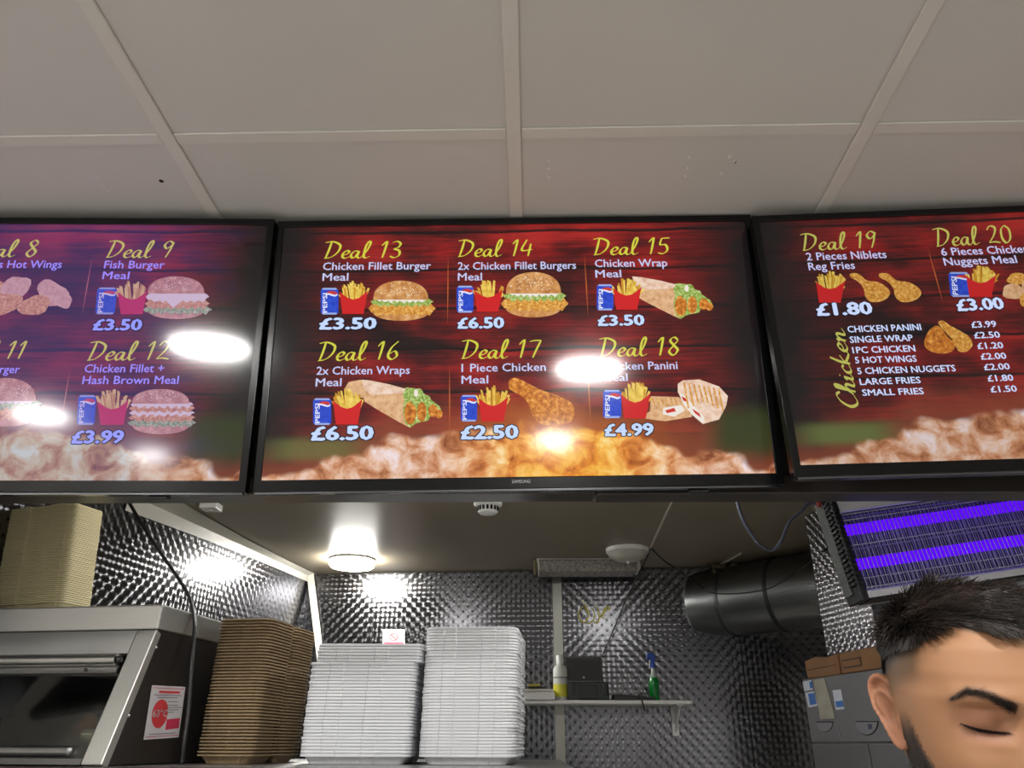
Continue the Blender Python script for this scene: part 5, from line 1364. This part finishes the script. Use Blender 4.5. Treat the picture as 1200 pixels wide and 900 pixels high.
# skin tones: freckle-free tan skin, shaved fade, beard and brows as the colour of the hair roots
n = len(me.vertices); co = np.empty(n * 3); me.vertices.foreach_get('co', co); co = co.reshape(-1, 3)
L = (co - HO) @ RH; lx, ly, lz = L[:, 0], L[:, 1], L[:, 2]; ph = np.degrees(np.abs(np.arctan2(lx, -ly)))
def hairline(ph_): return np.interp(ph_, [0, 20, 38, 55, 70, 85, 110, 140, 180], [.073, .074, .080, .066, .060, .054, .040, .005, -.010])
sm_ = lambda x, a, b: np.clip((x - a) / (b - a), 0, 1) ** 2 * (3 - 2 * np.clip((x - a) / (b - a), 0, 1))
is_head = (lz > -.135) & (np.hypot(lx, ly) < .125)
is_ear = (np.abs(lx) > np.interp(lz, TB[:, 0], TB[:, 1]) + .0012) & (lz < .04) & (lz > -.045)
def lc(c): return np.array(lin(c)[:3])
skin = lc((164, 122, 92)); tan_ = lc((146, 104, 70)); pink = lc((156, 104, 84)); hairc = lc((30, 24, 22)); shav = lc((98, 76, 54))
rn = np.array([noise.noise(Vector(p) * 28) for p in L]) if n < 400000 else np.zeros(n)
col = skin + (tan_ - skin) * np.clip(.45 + rn * 1.2, 0, 1)[:, None]
def over(c, m): 
    global col
    col = col * (1 - m[:, None]) + c * m[:, None]
over(pink, .55 * g2(np.abs(lx) - .034, .02) * g2(lz - .003, .014) * is_head * (ly < -.04))
over(pink, .5 * is_ear)
hz = hairline(ph)
over(shav, is_head * .85 * sm_(lz, hz - .045, hz - .018) * (ph > 52) * ~is_ear * sm_(ph, 50, 64))
over(hairc, is_head * sm_(lz, hz - np.interp(ph, [40, 62], [.004, .018]), hz + .003) * ~is_ear)
# beard: from the sideburn down along the jaw
bl = np.interp(lz, [-.12, -.085, -.06, -.045, -.025, -.005, .012], [0, 0, 36, 56, 68, 74, 77]); bh = np.interp(lz, [-.12, -.06, -.02, .02], [150, 118, 98, 92])
bm = is_head * sm_(ph, bl - 4, bl + 5) * (1 - sm_(ph, bh - 6, bh + 3)) * (1 - sm_(lz, -.006, .022)) * ~is_ear
over(shav * .8, .8 * bm * sm_(-lz, -.012, .012)); over(hairc, .92 * bm * sm_(-lz + rn * .006, .004, .022))
over(lc((150, 84, 76)), is_head * (ly < -.07) * g2(lx, .022) * g2(lz + .070, .006) * .9)
# shade painted under the lashes and in the lid crease, then brow roots
over(lc((110, 68, 54)), .55 * is_head * (ly < -.05) * g2(np.abs(lx) - .033, .016) * g2(lz + .0075, .0045))
over(lc((140, 92, 68)), .5 * is_head * (ly < -.05) * g2(np.abs(lx) - .034, .018) * g2(lz - .0150, .0035))
def brow_z(X): return np.interp(X, [.010, .020, .032, .044, .056], [.0135, .0190, .0255, .0275, .0185])
bw = is_head * (ly < -.045) * sm_(np.abs(lx), .009, .015) * (1 - sm_(np.abs(lx), .048, .058)) * np.exp(-((lz - brow_z(np.abs(lx))) / (.0056 - (np.abs(lx) - .012) * .06)) ** 4)
over(hairc, .68 * bw)
at = me.color_attributes.new('skin_tone', 'FLOAT_COLOR', 'POINT'); cc = np.ones((n, 4)); cc[:, :3] = col; at.data.foreach_set('color', cc.ravel())
me.vertices.foreach_set('co', (co - MO).ravel())
def skin_mat():
    s = NT('skin'); a = s.n('VertexColor', layer_name='skin_tone')
    p_ = s.n('BsdfPrincipled', i_Roughness=.58); p_.inputs['Specular IOR Level'].default_value = .35; s.set(p_.inputs['Base Color'], a.outputs[0])
    p_.inputs['Subsurface Weight'].default_value = .18; p_.inputs['Subsurface Radius'].default_value = (.008, .003, .0015); p_.inputs['Subsurface Scale'].default_value = 1.0
    s.set(p_.inputs['Normal'], s.bump(s.noise(s.coord(), 900, 2), .12, .0006)); return s.finish(p_)
me.materials.clear(); me.materials.append(skin_mat()); me.update()
bd = bpy.data.objects.new('body', me); C.objects.link(bd); bd.parent = man
def hair_mat():
    s = NT('dark_hair'); c = s.ramp(s.noise(s.coord('Object', (1, 1, 1)), 140, 3), [(.3, lin((14, 12, 12))), (.7, lin((44, 34, 28)))])
    return s.finish(s.n('BsdfPrincipled', i_Base_Color=c, i_Roughness=.42))
m_hair = hair_mat()
# hair: an undercoat that follows the scalp, and tufts on top of it
nt_, nz_ = 150, 46; vs = []; fs = []
ths = np.linspace(-PI, PI, nt_, endpoint=False)
for j in range(nz_):
    for th in ths:
        hl = float(hairline(abs(math.degrees(th)))); z = hl + (.1009 - hl) * (j / (nz_ - 1)) ** .8
        x, y, zz = [float(q) for q in head_pt(np.array(th), np.array(z))]
        nrm = Vector((x / .075, y / .095, max(0, z - .03) / .085 * 1.1)).normalized()
        k = min(1, (z - hl) / .018); side = .45 + .55 * min(1, max(0, (z - .055) / .04))
        thick = .0125 * side * (k ** .5) * (1 + .22 * noise.noise(Vector((x, y, z)) * 45) + .12 * noise.noise(Vector((x, y, z)) * 140)) - (.0012 if j == 0 else 0)
        vs.append((x + nrm.x * thick, y + nrm.y * thick, zz + nrm.z * thick))
for j in range(nz_ - 1):
    for k in range(nt_): fs.append((j * nt_ + k, j * nt_ + (k + 1) % nt_, (j + 1) * nt_ + (k + 1) % nt_, (j + 1) * nt_ + k))
fs.append(tuple(range((nz_ - 1) * nt_, nz_ * nt_)))
hb = MB(); hb.smooth = True; hb.add(toworld(np.array(vs)) - MO, fs)
ho = hb.build('hair', m_hair, man)
rnd = random.Random(12); SV = []; SF = []
def strand(P, dr, ln, r, curl, seed, segs=4, drop=0.0):
    dr = dr.normalized(); p = P.copy(); a = dr.orthogonal().normalized(); b = dr.cross(a); base = len(SV)
    for i in range(segs + 1):
        rr = r * (1 - .75 * i / segs)
        for k in range(3):
            an = 2 * PI * k / 3; SV.append(tuple(p + (a * math.cos(an) + b * math.sin(an)) * rr))
        t_ = i / segs; dr = (dr + Vector((noise.noise(Vector((seed, t_ * 3, 0))), noise.noise(Vector((seed, 0, t_ * 3 + 9))), noise.noise(Vector((0, seed, t_ * 3 + 4))) - drop)) * curl).normalized()
        p = p + dr * (ln / segs)
    for i in range(segs):
        for k in range(3): a_ = base + i * 3 + k; b_ = base + i * 3 + (k + 1) % 3; SF.append((a_, b_, b_ + 3, a_ + 3))
for i in range(17000):
    th = rnd.uniform(-PI, PI); hl = float(hairline(abs(math.degrees(th)))); t_ = rnd.random() ** .8; z = hl + .002 + (.098 - hl) * t_
    x, y, zz = [float(q) for q in head_pt(np.array(th), np.array(z))]
    nrm = Vector((x / .075, y / .095, max(0, z - .03) / .085 * 1.1)).normalized()
    side = min(1, max(0.0, (z - .052) / .035)); q = Vector((x, y, z)) * 26
    flow = Vector((noise.noise(q) * .8 + .45, -.55 + noise.noise(q + Vector((5, 0, 0))), -.1 + noise.noise(q + Vector((0, 7, 0))) * .6))
    sf = min(1, max(0, (abs(x) - .035) / .03)) * min(1, max(0, (.088 - z) / .03))
    flow = flow * (1 - sf) + Vector((noise.noise(q) * .3, -.25 if y < .03 else .3, -.9)) * sf
    flow -= nrm * flow.dot(nrm)
    ln = (.006 + .017 * side) * rnd.uniform(.7, 1.2)
    strand(Vector((x, y, zz)) + nrm * (.003 + .006 * side * min(1, (z - hl) / .02)), nrm * .14 + flow, ln * 1.15, .00055 + .00030 * side, .6, (q.x + q.y * 3 + q.z * 7) * .35 + rnd.random() * .4)
hs = MB(); hs.smooth = True; hs.add(toworld(np.array(SV)) - MO, SF)
tag(hs.build('hair_tufts', m_hair, man), kind='stuff')
# brows, lashes, beard bristles
SV = []; SF = []
def surf(x, z):
    """ front of the face at x, z """
    th = np.linspace(-1.5, 1.5, 400); X, Y, Z = head_pt(th, np.full(400, z)); i = int(np.argmin(np.abs(X - x))); return Vector((float(X[i]), float(Y[i]), z))
for sd in (-1, 1):
    for i in range(620):
        X = rnd.uniform(.011, .054); z = float(brow_z(X)) + rnd.gauss(0, 1) * .0021 * (1.2 - (X - .011) / .05)
        p = surf(sd * X, z); strand(p + Vector((0, -.0006, 0)), Vector((sd * 1.0, -.30, .55 - (X - .012) * 24 + rnd.uniform(-.2, .2))), rnd.uniform(.003, .0055), .00018, .3, i, 3)
    for i in range(130):
        X = .017 + .031 * i / 129; z = -.0035 + .0022 * ((X - .032) / .016) ** 2 + .002 * (X - .032) / .016
        p = surf(sd * X, z); strand(p + Vector((0, -.0002, 0)), Vector((sd * ((X - .032) * 30 + rnd.uniform(-.35, .35)), -1.0, -.22 + rnd.uniform(-.25, .15))), rnd.uniform(.0035, .0062), .0003, .3, i * 1.7, 3)
for i in range(9000):
    z = rnd.uniform(-.115, -.0); deg = rnd.uniform(0, 115)
    lo = float(np.interp(z, [-.12, -.085, -.06, -.045, -.025, -.005], [0, 0, 38, 58, 70, 76])); hi = float(np.interp(z, [-.12, -.06, -.02], [140, 110, 90]))
    if not lo < deg < hi: continue
    sd = rnd.choice((-1, 1)); x, y, zz = [float(q) for q in head_pt(np.array(math.radians(deg) * sd), np.array(z))]
    if abs(x) > .06 and z > -.045 and deg > 84: continue
    nrm = Vector((x / .07, y / .09, -.2)).normalized(); strand(Vector((x, y, zz)) - nrm * .0005, nrm * .7 + Vector((0, -.1, -.9)), rnd.uniform(.004, .008) * min(1, .25 + -z * 12), .00026, .35, i * .37, 3)
hs = MB(); hs.smooth = True; hs.add(toworld(np.array(SV)) - MO, SF); tag(hs.build('facial_hair', m_hair, man), kind='stuff')
# the dark slit of the lowered eyes
mb = MB()
for sd in (-1, 1):
    pts = [surf(sd * X, -.0040 + .0024 * ((X - .032) / .016) ** 2 + .002 * (X - .032) / .016) + Vector((0, -.0003, 0)) for X in np.linspace(.0165, .0485, 14)]
    mb.tube(list(toworld(np.array([tuple(p) for p in pts])) - MO), [.0003 + .0013 * math.sin(PI * i / 13) for i in range(14)], 8)
mb.build('lash_line', plain('lash_black', (22, 15, 14), .85, spec=.1), man)
# clothes
def cloth(name, rows_fn, mat, vox=.007):
    mb = MB(); rows_fn(mb); o = mb.build(name + '_raw', mat)
    md = o.modifiers.new('r', 'REMESH'); md.mode = 'VOXEL'; md.voxel_size = vox; md.use_smooth_shade = True
    md = o.modifiers.new('s', 'SMOOTH'); md.factor = .6; md.iterations = 4
    dg = bpy.context.evaluated_depsgraph_get(); dg.update(); me = bpy.data.meshes.new_from_object(o.evaluated_get(dg)); bpy.data.objects.remove(o)
    k = len(me.vertices); c_ = np.empty(k * 3); me.vertices.foreach_get('co', c_); c_ = c_.reshape(-1, 3) - MO; me.vertices.foreach_set('co', c_.ravel()); me.update()
    me.materials.clear(); me.materials.append(mat); o = bpy.data.objects.new(name, me); C.objects.link(o); o.parent = man; return o
m_shirt = plain('black_cotton', (26, 27, 30), .85, var=.15, nscale=50, bump=.2)
def shirt(mb):
    etube(mb, [(B3(0, .004, 1.462), .088, .072), (B3(0, .008, 1.43), .165, .096), (B3(0, .008, 1.40), .208, .112), (B3(0, .008, 1.32), .208, .128), (B3(0, .005, 1.15), .185, .125), (B3(0, .005, 1.0), .18, .125), (B3(0, .005, .90), .19, .13)], 40)
    for sd in (-1, 1): limb(mb, [B3(sd * .165, .01, 1.395), B3(sd * .215, .02, 1.27), B3(sd * .232, .028, 1.17)], [.074, .068, .066])
cloth('shirt', shirt, m_shirt)
def trousers(mb):
    etube(mb, [(B3(0, .005, .96), .165, .115), (B3(0, .005, .86), .175, .125), (B3(0, .005, .80), .17, .12)], 32)
    for sd in (-1, 1): limb(mb, [B3(sd * .085, .005, .84), B3(sd * .095, 0, .5), B3(sd * .10, .02, .10)], [.092, .068, .056])
cloth('trousers', trousers, plain('charcoal_denim', (38, 40, 46), .8, var=.15, nscale=60, bump=.2), .009)
def shoe(sd):
    def fn(mb): mb.tube([B3(sd * .10, .07, .045), B3(sd * .10, .0, .055), B3(sd * .105, -.09, .04), B3(sd * .108, -.17, .032)], [.04, .048, .042, .028], 16)
    return fn
for sd in (-1, 1): cloth('shoe', shoe(sd), m_black, .006)
tag(man, 'man with short dark hair and beard looking down, at the lower right', 'person')
